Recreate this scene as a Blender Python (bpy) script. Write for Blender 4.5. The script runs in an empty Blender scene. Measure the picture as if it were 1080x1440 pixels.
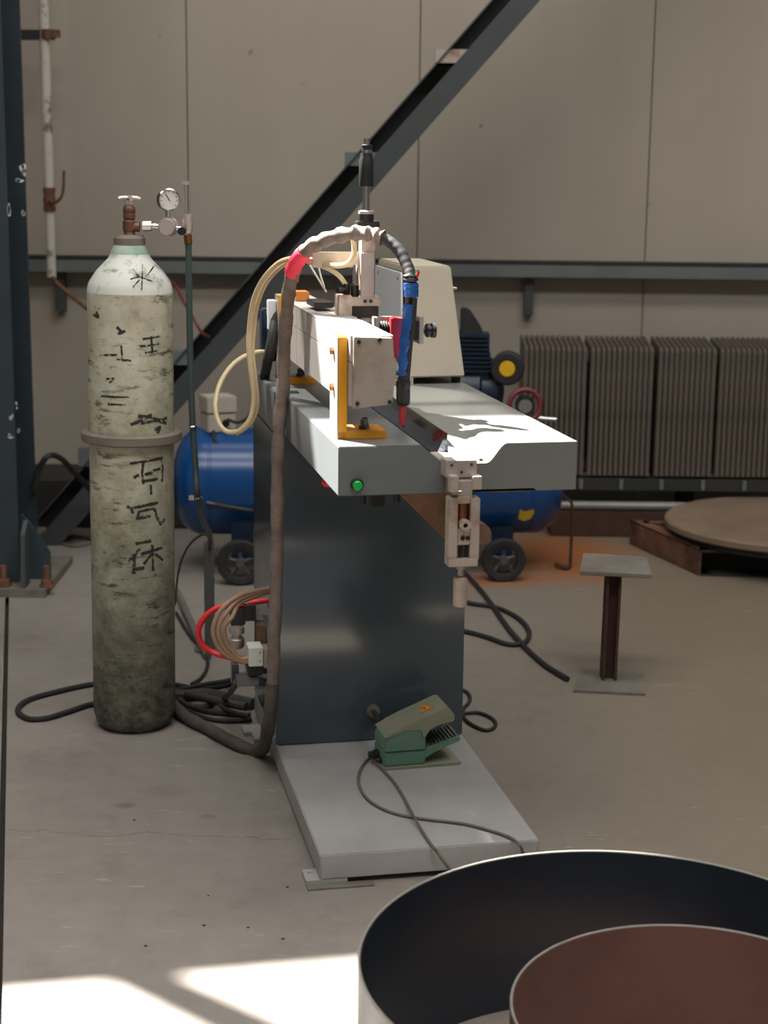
import bpy, bmesh, math, random
from mathutils import Vector, Matrix
random.seed(7)
R = math.radians
C = bpy.context.scene.collection
SC = bpy.context.scene

# ------------------------------------------------------------------ camera, light, exposure
FPX, PITCH, ROLL, EYE = 2300.0, R(11.8), R(0.65), Vector((0, 0, 1.5))
fw = Vector((0, math.cos(PITCH), -math.sin(PITCH)))
_r = Vector((1, 0, 0)); _u = _r.cross(fw)
rt = math.cos(ROLL) * _r + math.sin(ROLL) * _u
up = rt.cross(fw)
cam = bpy.data.cameras.new('camera'); camo = bpy.data.objects.new('camera', cam); C.objects.link(camo)
camo.matrix_world = Matrix(((rt.x, up.x, -fw.x, EYE.x), (rt.y, up.y, -fw.y, EYE.y), (rt.z, up.z, -fw.z, EYE.z), (0, 0, 0, 1)))
cam.sensor_width = 36; cam.lens = FPX / 1440 * 36; cam.clip_start = .05; cam.clip_end = 200
cam.dof.use_dof = True; cam.dof.focus_distance = 3.75; cam.dof.aperture_fstop = 4.0
SC.camera = camo

TH = R(11.6)                                   # the welding machine is turned by this angle
MO = Vector((-0.128, 3.264, 0))
MX = Vector((math.cos(TH), math.sin(TH), 0)); MY = Vector((-math.sin(TH), math.cos(TH), 0))
MM = Matrix.Translation(MO) @ Matrix.Rotation(TH, 4, 'Z')

world = bpy.data.worlds.new('world'); SC.world = world; world.use_nodes = True
bg = world.node_tree.nodes['Background']
bg.inputs['Color'].default_value = (1.0, 0.955, 0.89, 1); bg.inputs['Strength'].default_value = .30
TO_SUN = (-.59 * MX + .805 * MY + Vector((0, 0, 1.28)))
sun = bpy.data.lights.new('sun', 'SUN'); sun.energy = 80; sun.angle = R(.6); sun.color = (1, .96, .9)
suno = bpy.data.objects.new('sun', sun); C.objects.link(suno)
suno.rotation_euler = TO_SUN.to_track_quat('Z', 'Y').to_euler(); suno.location = (-6, 8, 9)
# three added area lamps for soft overhead daylight; no roof strips are modelled
for lx, lyy, w_, d_, e_ in ((.2, 1.0, 7, 1.2, 360), (.4, 3.6, 6, 1.0, 215), (.7, 5.9, 6, .9, 66)):
    al = bpy.data.lights.new('overhead_fill', 'AREA'); al.shape = 'RECTANGLE'; al.size = w_; al.size_y = d_; al.energy = e_; al.color = (1, .975, .94)
    ao = bpy.data.objects.new('overhead_fill', al); C.objects.link(ao); ao.location = (lx, lyy, 5.54)
SC.view_settings.view_transform = 'Standard'; SC.view_settings.look = 'None'
SC.view_settings.exposure = -0.45; SC.view_settings.gamma = 1; SC.view_settings.use_curve_mapping = False

# ------------------------------------------------------------------ measuring helpers
def ray(px, py): return fw + rt * ((px - 540) / FPX) - up * ((py - 720) / FPX)
def onY(px, py, y): d = ray(px, py); return EYE + d * (y / d.y)
def onZ(px, py, z=0.): d = ray(px, py); return EYE + d * ((z - EYE.z) / d.z)
MI = MM.inverted()
def onM(px, py, y=None, x=None, z=None):       # point in the machine's own frame
    c = MI @ EYE; d = MI.to_3x3() @ ray(px, py)
    i, v = (0, x) if x is not None else (1, y) if y is not None else (2, z)
    return c + d * ((v - c[i]) / d[i])
def wM(px, py, **k): return MM @ onM(px, py, **k)

# ------------------------------------------------------------------ materials
def lin(c):
    return tuple((v / 12.92 if v <= .04045 else ((v + .055) / 1.055) ** 2.4) for v in [x / 255 for x in c])
MATS = {}
def mat(name, rgb, rough=.6, metal=0., var=.12, scale=8., spec=.5, bump=0., stretch=(1, 1, 1), trans=0., emit=0, rgb2=None, lo=.35, hi=.65, detail=5):
    """noise-mottled surface; rgb as sRGB 0-255, rgb2 is a second colour showing through in patches"""
    m = bpy.data.materials.new(name); m.use_nodes = True; nt = m.node_tree; n = nt.nodes; l = nt.links
    b = n['Principled BSDF']
    b.inputs['Roughness'].default_value = rough; b.inputs['Metallic'].default_value = metal
    b.inputs['Specular IOR Level'].default_value = spec
    if trans: b.inputs['Transmission Weight'].default_value = trans
    c = lin(rgb); c2 = lin(rgb2) if rgb2 else tuple(v * (1 - var * 1.6) for v in c)
    tc = n.new('ShaderNodeTexCoord'); mp = n.new('ShaderNodeMapping'); mp.inputs['Scale'].default_value = stretch
    no = n.new('ShaderNodeTexNoise'); no.inputs['Scale'].default_value = scale; no.inputs['Detail'].default_value = detail
    no.inputs['Roughness'].default_value = .65
    rp = n.new('ShaderNodeValToRGB'); rp.color_ramp.elements[0].position = lo; rp.color_ramp.elements[1].position = hi
    rp.color_ramp.elements[0].color = (*c2, 1); rp.color_ramp.elements[1].color = (*c, 1)
    l.new(tc.outputs['Object'], mp.inputs[0]); l.new(mp.outputs[0], no.inputs['Vector']); l.new(no.outputs['Fac'], rp.inputs[0])
    l.new(rp.outputs[0], b.inputs['Base Color'])
    if bump:
        bp = n.new('ShaderNodeBump'); bp.inputs['Strength'].default_value = bump; bp.inputs['Distance'].default_value = .004
        l.new(no.outputs['Fac'], bp.inputs['Height']); l.new(bp.outputs[0], b.inputs['Normal'])
    MATS[name] = m
    return m

mat('machine_grey', (104, 108, 109), .28, 0, .05, 5, .5)
mat('machine_dark', (74, 84, 92), .1, 0, .06, 6, .5)
mat('cover_grey', (116, 118, 115), .27, 0, .04, 5)
mat('base_grey', (160, 158, 156), .5, 0, .1, 6)
mat('beam_alu', (188, 182, 178), .42, .25, .05, 6)
mat('cap_beige', (158, 145, 134), .55, 0, .1, 12, rgb2=(132, 116, 104), lo=.3, hi=.55)
mat('yellow_paint', (222, 152, 30), .45, 0, .08, 12)
mat('orange_paint', (196, 120, 48), .5, 0, .1, 12)
mat('alu', (196, 186, 180), .35, .55, .08, 14)
mat('alu_dull', (176, 164, 152), .5, .3, .14, 14, rgb2=(140, 112, 96), lo=.3, hi=.5)
mat('polished_steel', (122, 130, 142), .08, 1., .05, 4)
mat('chrome', (205, 205, 205), .15, 1., .05, 10)
mat('steel_dark', (70, 68, 66), .4, .7, .1, 12)
mat('copper', (178, 120, 84), .3, 1., .1, 10)
mat('brass', (140, 96, 56), .4, .8, .2, 30)
mat('bronze_valve', (122, 88, 70), .5, .5, .2, 30)
mat('black_plastic', (28, 28, 29), .42, 0, .1, 10)
mat('black_rubber', (34, 34, 34), .65, 0, .15, 20)
mat('cable_grey', (62, 62, 60), .65, 0, .2, 20)
mat('cable_pale', (106, 100, 92), .6, 0, .15, 20)
mat('sheath', (126, 112, 104), .75, 0, .25, 26, bump=.4)
mat('sheath_shaded', (84, 76, 70), .8, 0, .25, 26, bump=.4)  # darker copy of sheath, with the shade near the floor in its colour
mat('pink_tape', (255, 70, 96), .5, 0, .1, 20)
mat('blue_tape', (22, 78, 146), .4, 0, .15, 24)
mat('red_paint', (176, 34, 36), .4, 0, .1, 14)
mat('nozzle_red', (190, 62, 70), .45, 0, .1, 30)
mat('red_hose', (224, 40, 44), .4, 0, .06, 14)
mat('hose_clear', (226, 208, 168), .35, 0, .06, 14, trans=.25)
mat('hose_tan', (160, 128, 102), .45, 0, .1, 14)
mat('zip_white', (225, 225, 215), .5)
mat('button_red', (214, 26, 34), .35)
mat('button_green', (20, 176, 74), .3)
mat('green_wire', (40, 110, 70), .5)
mat('cabinet_lit_grey', (222, 227, 230), .45, 0, .04, 5)  # lightened so the cabinet's left door carries window light in its colour
mat('cabinet_cream', (192, 182, 164), .5, 0, .05, 5)
mat('pedal_green', (88, 134, 114), .6, 0, .12, 22, rgb2=(112, 126, 110), lo=.3, hi=.6)
mat('pedal_dusty', (142, 138, 118), .75, 0, .12, 18, rgb2=(122, 136, 116), lo=.35, hi=.55)
mat('pedal_grip', (120, 118, 110), .6, .2, .1, 40)
mat('sticker_orange', (232, 150, 40), .6)
mat('sticker_yellow', (226, 190, 40), .6)
mat('compressor_blue', (12, 66, 122), .25, 0, .06, 6, .5)
mat('motor_blue', (18, 38, 62), .45, 0, .2, 20)
mat('switch_white', (176, 168, 154), .55, 0, .08, 14)
mat('wheel_hub', (74, 78, 82), .5, .2, .1, 20)
mat('filter_yellow', (224, 176, 22), .5)
mat('radiator', (108, 98, 88), .7, .1, .2, 5, rgb2=(84, 75, 66))
mat('dark_steel_paint', (48, 60, 66), .5, 0, .2, 4, rgb2=(40, 50, 56))
mat('brace_paint', (64, 69, 70), .55, 0, .12, 5)
mat('galv', (132, 134, 130), .5, .4, .12, 10)
mat('rail_grey', (104, 110, 110), .55, 0, .12, 5)
mat('rusty', (126, 86, 66), .85, .1, .2, 9, rgb2=(70, 46, 36))
mat('rust_dark', (78, 52, 40), .8, .2, .2, 12)
mat('scale_steel', (128, 124, 116), .6, .3, .1, 8, rgb2=(104, 98, 90))
mat('disc_wood', (126, 108, 90), .8, 0, .14, 5, rgb2=(108, 90, 74))
mat('disc_edge', (46, 48, 44), .7)
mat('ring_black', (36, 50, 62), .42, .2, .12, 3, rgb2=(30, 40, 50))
mat('ring_outside', (62, 62, 65), .45, .1, .1, 4)
mat('ring_brown', (142, 102, 92), .5, .1, .12, 4, rgb2=(122, 88, 80))
mat('ring_rim', (190, 186, 176), .4, .5, .08, 20)
mat('gauge_face', (206, 204, 196), .5)
mat('gauge_print', (70, 66, 66), .5)
mat('pipe_white', (196, 192, 180), .6, 0, .12, 10, rgb2=(120, 108, 96), lo=.36, hi=.46)
mat('white_splash', (190, 194, 194), .8)
mat('collar', (118, 110, 100), .7, 0, .15, 14)
mat('mark_black', (46, 46, 41), .8, 0, .1, 60)
def dry_brush(m):                               # worn paint: fine gaps let the surface below show
    nt = m.node_tree; n, l = nt.nodes, nt.links; b = n['Principled BSDF']
    no = n.new('ShaderNodeTexNoise'); no.inputs['Scale'].default_value = 95; no.inputs['Detail'].default_value = 4
    tc = n.new('ShaderNodeTexCoord'); l.new(tc.outputs['Object'], no.inputs['Vector'])
    rp = n.new('ShaderNodeValToRGB'); rp.color_ramp.elements[0].position = .33; rp.color_ramp.elements[1].position = .47
    l.new(no.outputs['Fac'], rp.inputs[0]); l.new(rp.outputs[0], b.inputs['Alpha'])
dry_brush(MATS['mark_black'])
mat('glass_tube', (235, 235, 232), .05, 0, .0, 5, trans=.95)
mat('hose_green', (58, 72, 72), .5, 0, .12, 14)
mat('conduit_grey', (96, 98, 98), .55, .1, .12, 14)
mat('dull_red', (112, 42, 44), .5, 0, .1, 14)
mat('void_dark', (40, 37, 34), .85, 0, .2, 5)
m = bpy.data.materials.new('dusty_pane'); m.use_nodes = True; MATS['dusty_pane'] = m
m.node_tree.nodes.remove(m.node_tree.nodes['Principled BSDF']); tb = m.node_tree.nodes.new('ShaderNodeBsdfTransparent'); tb.inputs['Color'].default_value = (.125, .125, .122, 1)
m.node_tree.links.new(tb.outputs[0], m.node_tree.nodes['Material Output'].inputs['Surface'])
mat('roof_white', (150, 148, 142), .8, 0, .05, 2)
mat('wall_side', (150, 146, 136), .8, 0, .05, 2)
mat('panel_joint', (58, 54, 48), .9)

def node_mat(name):
    m = bpy.data.materials.new(name); m.use_nodes = True; MATS[name] = m
    return m, m.node_tree.nodes, m.node_tree.links, m.node_tree.nodes['Principled BSDF']
def noise(n, l, vec, scale, detail=5, rough=.6, stretch=None, loc=None):
    if stretch or loc:
        mp = n.new('ShaderNodeMapping'); l.new(vec, mp.inputs[0]); vec = mp.outputs[0]
        if stretch: mp.inputs['Scale'].default_value = stretch
        if loc: mp.inputs['Location'].default_value = loc
    t = n.new('ShaderNodeTexNoise'); t.inputs['Scale'].default_value = scale; t.inputs['Detail'].default_value = detail
    t.inputs['Roughness'].default_value = rough; l.new(vec, t.inputs['Vector'])
    return t.outputs['Fac']
def ramp(n, l, fac, stops):
    r = n.new('ShaderNodeValToRGB'); e = r.color_ramp.elements
    while len(e) < len(stops): e.new(.5)
    for i, (p, c) in enumerate(stops):
        e[i].position = p; e[i].color = (*c, 1) if len(c) == 3 else c
    l.new(fac, r.inputs[0]); return r.outputs[0]
def mix(n, l, fac, a, b, mode='MIX'):
    x = n.new('ShaderNodeMix'); x.data_type = 'RGBA'; x.blend_type = mode
    for s, v in ((0, fac), (6, a), (7, b)):
        if hasattr(v, 'is_linked'): l.new(v, x.inputs[s])
        elif s == 0: x.inputs[s].default_value = v
        else: x.inputs[s].default_value = (*v, 1)
    return x.outputs[2]
def math_(n, l, op, a, b=0., c=None, clamp=False):
    x = n.new('ShaderNodeMath'); x.operation = op; x.use_clamp = clamp
    for i, v in enumerate((a, b) if c is None else (a, b, c)):
        if hasattr(v, 'is_linked'): l.new(v, x.inputs[i])
        else: x.inputs[i].default_value = v
    return x.outputs[0]
W1 = (1, 1, 1); K0 = (0, 0, 0)

# concrete floor: mottled, dusty, faint scratches, a hairline crack, a patch of orange grinding dust
m, n, l, b = node_mat('concrete')
geo = n.new('ShaderNodeNewGeometry').outputs['Position']
a = ramp(n, l, noise(n, l, geo, .9, 4), [(.3, lin((122, 115, 109))), (.7, lin((140, 133, 126)))])
fine = ramp(n, l, noise(n, l, geo, 14, 8, .7), [(.3, (.86, .86, .86)), (.7, (1.06, 1.06, 1.06))])
col = mix(n, l, 1., a, fine, 'MULTIPLY')
blot = ramp(n, l, noise(n, l, geo, 3.2, 6, .7), [(.36, (.78, .76, .74)), (.46, W1)])
col = mix(n, l, .55, col, blot, 'MULTIPLY')
sep = n.new('ShaderNodeSeparateXYZ'); l.new(geo, sep.inputs[0]); X, Yc = sep.outputs[0], sep.outputs[1]
# warm worn area on the right side of the hall floor
warm = math_(n, l, 'MULTIPLY_ADD', X, .9, .1, clamp=True)
col = mix(n, l, math_(n, l, 'MULTIPLY', warm, .7), col, lin((108, 95, 74)))
# scratches
scr = ramp(n, l, noise(n, l, geo, 9, 3, .6, (1.0, 5, 1), (3, 1, 0)), [(.645, K0), (.69, W1)])
scr2 = ramp(n, l, noise(n, l, geo, 2.2, 2, .5, loc=(7, 3, 1)), [(.5, K0), (.6, W1)])
col = mix(n, l, math_(n, l, 'MULTIPLY', math_(n, l, 'MULTIPLY', scr, scr2), .5), col, lin((176, 170, 160)))
# dark specks
spk = ramp(n, l, noise(n, l, geo, 30, 2, .5), [(.76, K0), (.80, W1)])
col = mix(n, l, math_(n, l, 'MULTIPLY', spk, .45), col, lin((72, 66, 60)))
# hairline crack
wob = noise(n, l, geo, 5, 4, .6)
d = math_(n, l, 'ABSOLUTE', math_(n, l, 'SUBTRACT', math_(n, l, 'MULTIPLY_ADD', wob, .16, -.08), math_(n, l, 'SUBTRACT', Yc, 3.52)))
ck = math_(n, l, 'MULTIPLY', math_(n, l, 'LESS_THAN', d, .0022), math_(n, l, 'LESS_THAN', X, -.2))
col = mix(n, l, math_(n, l, 'MULTIPLY', ck, .45), col, lin((70, 64, 58)))
# two oil spots and a dull scuffed area left of the machine
def patch0(cx, cy, rx, ry):
    dx = math_(n, l, 'DIVIDE', math_(n, l, 'SUBTRACT', X, cx), rx); dy = math_(n, l, 'DIVIDE', math_(n, l, 'SUBTRACT', Yc, cy), ry)
    r2 = math_(n, l, 'ADD', math_(n, l, 'MULTIPLY', dx, dx), math_(n, l, 'MULTIPLY', dy, dy))
    return math_(n, l, 'SUBTRACT', 1.25, math_(n, l, 'ADD', r2, math_(n, l, 'MULTIPLY', noise(n, l, geo, 18, 5), .9)), clamp=True)
for cx, cy, rx, ry, f in ((-.615, 3.70, .035, .026, .6), (-.41, 3.635, .03, .02, .45), (-.52, 3.79, .09, .06, .25)):
    col = mix(n, l, math_(n, l, 'MULTIPLY', patch0(cx, cy, rx, ry), f), col, lin((70, 63, 58)))
# orange dust
def patch(cx, cy, rx, ry):
    dx = math_(n, l, 'DIVIDE', math_(n, l, 'SUBTRACT', X, cx), rx); dy = math_(n, l, 'DIVIDE', math_(n, l, 'SUBTRACT', Yc, cy), ry)
    r2 = math_(n, l, 'ADD', math_(n, l, 'MULTIPLY', dx, dx), math_(n, l, 'MULTIPLY', dy, dy))
    return math_(n, l, 'SUBTRACT', 1.5, math_(n, l, 'ADD', r2, math_(n, l, 'MULTIPLY', noise(n, l, geo, 7, 5), .8)), clamp=True)
col = mix(n, l, math_(n, l, 'MULTIPLY', patch(.72, 6.35, .34, .50), .95), col, lin((150, 92, 50)))
col = mix(n, l, math_(n, l, 'MULTIPLY', patch(.42, 5.95, .25, .13), .8), col, lin((146, 92, 56)))
l.new(col, b.inputs['Base Color']); b.inputs['Roughness'].default_value = .55
bp = n.new('ShaderNodeBump'); bp.inputs['Strength'].default_value = .15; bp.inputs['Distance'].default_value = .003
l.new(noise(n, l, geo, 40, 6), bp.inputs['Height']); l.new(bp.outputs[0], b.inputs['Normal'])

# painted sandwich panel wall
m, n, l, b = node_mat('wall_panel_paint')
geo = n.new('ShaderNodeNewGeometry').outputs['Position']
a = ramp(n, l, noise(n, l, geo, .8, 3), [(.3, lin((159, 150, 137))), (.7, lin((169, 160, 147)))])
st = ramp(n, l, noise(n, l, geo, 1.1, 4, .6, (1.6, 1, .3)), [(.35, (.9, .88, .86)), (.6, W1)])
col = mix(n, l, .6, a, st, 'MULTIPLY')
sp = ramp(n, l, noise(n, l, geo, 11, 2, .4), [(.765, K0), (.785, W1)])
col = mix(n, l, math_(n, l, 'MULTIPLY', sp, .5), col, lin((84, 74, 62)))
l.new(col, b.inputs['Base Color']); b.inputs['Roughness'].default_value = .62

# scuffed whitewashed gas bottle
m, n, l, b = node_mat('bottle_paint')
tco = n.new('ShaderNodeTexCoord').outputs['Object']
sep = n.new('ShaderNodeSeparateXYZ'); l.new(tco, sep.inputs[0]); Zc = sep.outputs[2]
low = math_(n, l, 'SUBTRACT', 1., math_(n, l, 'DIVIDE', Zc, .75), clamp=True)      # grime grows toward the foot
a = ramp(n, l, noise(n, l, tco, 5, 5, .7), [(.34, lin((138, 134, 114))), (.52, lin((182, 178, 156))), (.7, lin((200, 202, 190)))])
gr = math_(n, l, 'ADD', math_(n, l, 'MULTIPLY_ADD', noise(n, l, tco, 22, 8, .8), .55, .22), math_(n, l, 'MULTIPLY', low, .34))
col = mix(n, l, ramp(n, l, gr, [(.50, K0), (.86, W1)]), a, lin((56, 60, 50)))
sc1 = ramp(n, l, noise(n, l, tco, 11, 6, .75, (1, 1, 4.2)), [(.55, K0), (.61, W1)])
sc2 = ramp(n, l, noise(n, l, tco, 4.5, 3, .6, loc=(2, 5, 1)), [(.42, K0), (.56, W1)])
col = mix(n, l, math_(n, l, 'MULTIPLY', math_(n, l, 'MULTIPLY', sc1, sc2), .9), col, lin((52, 52, 46)))
sc3 = ramp(n, l, noise(n, l, tco, 34, 5, .7, (1, 1, 2.2), (4, 4, 4)), [(.63, K0), (.68, W1)])
col = mix(n, l, math_(n, l, 'MULTIPLY', sc3, .6), col, lin((66, 66, 58)))
ver = ramp(n, l, noise(n, l, tco, 7, 5, .7, (1, 1, .35), (9, 2, 3)), [(.56, K0), (.68, W1)])
col = mix(n, l, math_(n, l, 'MULTIPLY', ver, .45), col, lin((124, 104, 80)))
l.new(col, b.inputs['Base Color']); b.inputs['Roughness'].default_value = .62
bp = n.new('ShaderNodeBump'); bp.inputs['Strength'].default_value = .25; bp.inputs['Distance'].default_value = .002
l.new(gr, bp.inputs['Height']); l.new(bp.outputs[0], b.inputs['Normal'])
mat('bottle_shoulder', (206, 208, 200), .6, 0, .1, 16, rgb2=(116, 122, 112), lo=.36, hi=.5)
mat('bottle_neck', (128, 160, 146), .6, 0, .1, 20, rgb2=(176, 184, 172))

# ------------------------------------------------------------------ mesh building helpers
ROOTM = {}
class MB:
    """collects shapes; F maps their coordinates to the world"""
    def __init__(s, F=None): s.v = []; s.f = []; s.F = F or Matrix.Identity(4)
    def add(s, vs, fs):
        o = len(s.v); s.v += [s.F @ Vector(p) for p in vs]; s.f += [[i + o for i in f] for f in fs]; return s
    def frombm(s, bm):
        bm.verts.index_update(); s.add([v.co.copy() for v in bm.verts], [[v.index for v in f.verts] for f in bm.faces]); bm.free(); return s
    def box(s, a, c, bev=0., rot=None):
        a, c = Vector(a), Vector(c); bm = bmesh.new(); bmesh.ops.create_cube(bm, size=1)
        for v in bm.verts: v.co = Vector(((v.co[i] + .5) * (c[i] - a[i]) + a[i]) for i in range(3))
        if bev: bmesh.ops.bevel(bm, geom=bm.edges[:], offset=bev, segments=2, affect='EDGES')
        if rot:
            m = (a + c) / 2
            for v in bm.verts: v.co = m + rot @ (v.co - m)
        bmesh.ops.recalc_face_normals(bm, faces=bm.faces[:])
        return s.frombm(bm)
    def prism(s, poly, axis, lo, hi, bev=0.):
        """poly in the two other axes (cyclic order kept: x->(y,z), y->(x,z), z->(x,y))"""
        def P(p, t): return {'x': (t, p[0], p[1]), 'y': (p[0], t, p[1]), 'z': (p[0], p[1], t)}[axis]
        bm = bmesh.new(); A = [bm.verts.new(P(p, lo)) for p in poly]; B = [bm.verts.new(P(p, hi)) for p in poly]; k = len(poly)
        bm.faces.new(A); bm.faces.new(B[::-1])
        for i in range(k): bm.faces.new((A[i], A[(i + 1) % k], B[(i + 1) % k], B[i]))
        if bev: bmesh.ops.bevel(bm, geom=bm.edges[:], offset=bev, segments=2, affect='EDGES')
        bmesh.ops.recalc_face_normals(bm, faces=bm.faces[:])
        return s.frombm(bm)
    def cyl(s, p, q, r, r2=None, n=20):
        return s.lathe(p, q, [(0, 0), (r, 0), (r if r2 is None else r2, 1), (0, 1)], n, rel=True)
    def lathe(s, p, q, prof, n=24, rel=False):
        """profile (radius, height along p->q); rel: heights are fractions"""
        p, q = Vector(p), Vector(q); ax = q - p; L = ax.length; ax = ax / L
        u = ax.orthogonal().normalized(); w = ax.cross(u); vs = []; fs = []; idx = []
        for rr, h in prof:
            c = p + ax * (h * L if rel else h)
            if rr <= 1e-9: idx.append([len(vs)]); vs.append(c)
            else:
                idx.append(list(range(len(vs), len(vs) + n)))
                vs += [c + (u * math.cos(2 * math.pi * k / n) + w * math.sin(2 * math.pi * k / n)) * rr for k in range(n)]
        for a, c in zip(idx, idx[1:]):
            for k in range(n):
                k2 = (k + 1) % n
                if len(a) == 1 and len(c) == 1: continue
                if len(a) == 1: fs.append([a[0], c[k2], c[k]])
                elif len(c) == 1: fs.append([a[k], a[k2], c[0]])
                else: fs.append([a[k], a[k2], c[k2], c[k]])
        return s.add(vs, fs)
    def tube(s, pts, r, n=10, sub=6, rf=None, cap=True):
        P = spline(pts, sub); m = len(P); vs = []; fs = []
        T = [(P[min(i + 1, m - 1)] - P[max(i - 1, 0)]).normalized() for i in range(m)]
        u = T[0].orthogonal().normalized()
        for i in range(m):
            u = (u - T[i] * u.dot(T[i])).normalized(); w = T[i].cross(u)
            for k in range(n):
                a = 2 * math.pi * k / n; rr = r if rf is None else r * rf(i / (m - 1), a, i)
                vs.append(P[i] + (u * math.cos(a) + w * math.sin(a)) * rr)
        for i in range(m - 1):
            for k in range(n): fs.append([i * n + k, i * n + (k + 1) % n, (i + 1) * n + (k + 1) % n, (i + 1) * n + k])
        if cap: fs += [list(range(n))[::-1], list(range((m - 1) * n, m * n))]
        return s.add(vs, fs)
    def torus(s, c, ax, Rr, r, n=40, k=10, a0=0, a1=2 * math.pi):
        c, ax = Vector(c), Vector(ax).normalized(); u = ax.orthogonal().normalized(); w = ax.cross(u); full = abs(a1 - a0 - 2 * math.pi) < 1e-6
        vs = []; fs = []; N = n if full else n + 1
        for i in range(N):
            t = a0 + (a1 - a0) * i / n; d = u * math.cos(t) + w * math.sin(t)
            for j in range(k):
                q = 2 * math.pi * j / k; vs.append(c + d * (Rr + r * math.cos(q)) + ax * r * math.sin(q))
        for i in range(n):
            i2 = (i + 1) % N
            for j in range(k): fs.append([i * k + j, i * k + (j + 1) % k, i2 * k + (j + 1) % k, i2 * k + j][::-1])
        return s.add(vs, fs)
    def mesh(s, name, origin=None):
        inv = origin.inverted() if origin else Matrix.Identity(4)
        me = bpy.data.meshes.new(name); me.from_pydata([inv @ v for v in s.v], [], s.f); me.update()
        bm = bmesh.new(); bm.from_mesh(me); bmesh.ops.recalc_face_normals(bm, faces=bm.faces[:]); bm.to_mesh(me); bm.free()
        for p in me.polygons: p.use_smooth = True
        me.set_sharp_from_angle(angle=R(35)); return me
    def build(s, name, m, parent=None, loc=None):
        if parent is not None: M = ROOTM[parent]
        else: M = Matrix.Translation(Vector(loc) if loc is not None else base(s.v))
        me = s.mesh(name, M); me.materials.append(MATS[m])
        o = bpy.data.objects.new(name, me); C.objects.link(o)
        if parent is not None: o.parent = parent
        else: o.matrix_world = M
        ROOTM[o] = M; return o
def base(v):
    return Vector(((min(p.x for p in v) + max(p.x for p in v)) / 2, (min(p.y for p in v) + max(p.y for p in v)) / 2, min(p.z for p in v)))
def spline(pts, sub):
    pts = [Vector(p) for p in pts]
    if sub <= 1 or len(pts) < 3: return pts
    out = []
    for i in range(len(pts) - 1):
        p0 = pts[i - 1] if i else 2 * pts[0] - pts[1]; p1, p2 = pts[i], pts[i + 1]
        p3 = pts[i + 2] if i + 2 < len(pts) else 2 * pts[-1] - pts[-2]
        for k in range(sub):
            t = k / sub
            out.append(.5 * (2 * p1 + (p2 - p0) * t + (2 * p0 - 5 * p1 + 4 * p2 - p3) * t * t + (3 * p1 - p0 - 3 * p2 + p3) * t ** 3))
    return out + [pts[-1]]
def tag(o, label, cat, group=None):
    o['label'] = label; o['category'] = cat
    if group: o['group'] = group
    return o
def thing(name, label, cat, M, group=None):
    o = bpy.data.objects.new(name, None); o.empty_display_size = .1; C.objects.link(o)
    if not isinstance(M, Matrix): M = Matrix.Translation(Vector(M))
    o.matrix_world = M; ROOTM[o] = M; return tag(o, label, cat, group)
def struct(name, mb, m, parent=None, loc=(0, 0, 0)):
    o = mb.build(name, m, parent, loc); 
    if parent is None: o['kind'] = 'structure'
    return o
def clone(o, parent=None, M=None):
    c = o.copy(); C.objects.link(c)
    if parent is not None: c.parent = parent
    if M is not None: c.matrix_local = M
    return c

# ------------------------------------------------------------------ the setting
WY = 7.2                                       # back wall
fl = struct('floor', MB().box((-9, -6, -.3), (9, 8, -.03)), 'panel_joint')
def floor_line(y): return -1.314 + (y - 5.527) * (-.766 + 1.314) / (3.062 - 5.527)
y0, y1, g = -6, 8, .007
MB().prism([(-9, y0), (floor_line(y0) - g, y0), (floor_line(y1) - g, y1), (-9, y1)], 'z', -.05, 0).build('slab', 'concrete', fl)
MB().prism([(floor_line(y0) + g, y0), (9, y0), (9, y1), (floor_line(y1) + g, y1)], 'z', -.05, 0).build('slab', 'concrete', fl)
wb = struct('wall_back', MB().box((-9, WY + .012, 0), (9, WY + .1, 5.6)), 'panel_joint')
pm = MB().box((.0025, 0, 0), (.9895, .014, 5.6)).mesh('wall_panel'); pm.materials.append(MATS['wall_panel_paint'])
for k in range(-8, 9):
    o = bpy.data.objects.new('wall_panel', pm); C.objects.link(o); o.parent = wb; o.location = (.131 + k * .992, WY, 0)
struct('wall_left', MB().box((-6.1, -6, 0), (-6, WY, 5.6)), 'wall_side')
struct('wall_right', MB().box((7, -6, 0), (7.1, WY, 5.6)), 'wall_side')
# roof with a roof light (open bay); its edges throw the sunlit patch
ZR = 5.6; sh = Vector((TO_SUN.x, TO_SUN.y, 0)) * (ZR / TO_SUN.z)
def roofp(x, y): p = MM @ Vector((x, y, 0)) + sh; return (p.x, p.y)
outer = [(-9, WY + .1), (-9, -6), (9, -6), (9, WY + .1)]
# polygon with an L-shaped opening: an open bay and, behind it, a narrower bay closed by a dusty pane
O_ = [roofp(-1.6, -.315), roofp(-1.6, -.80), roofp(1.25, -.80), roofp(1.25, -.315), roofp(.93, -.315), roofp(.93, .36), roofp(.40, .36), roofp(.40, -.315)]
bm = bmesh.new()
def loop(ps, z): 
    v = [bm.verts.new((*p, z)) for p in ps]
    return [bm.edges.new((v[i], v[(i + 1) % len(v)])) for i in range(len(v))]
ed = loop(outer, ZR) + loop(O_, ZR)
bmesh.ops.triangle_fill(bm, edges=ed, use_beauty=True)
ex_ = bmesh.ops.extrude_face_region(bm, geom=bm.faces[:])
for v in ex_['geom']:
    if isinstance(v, bmesh.types.BMVert): v.co.z += .06
struct('ceiling', MB().frombm(bm), 'roof_white')
bar = [roofp(-.50, -.30), roofp(-.365, -.30), roofp(.08, -.83), roofp(-.09, -.83)]
struct('trim_1', MB().prism(bar, 'z', ZR, ZR + .06), 'rail_grey')
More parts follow.
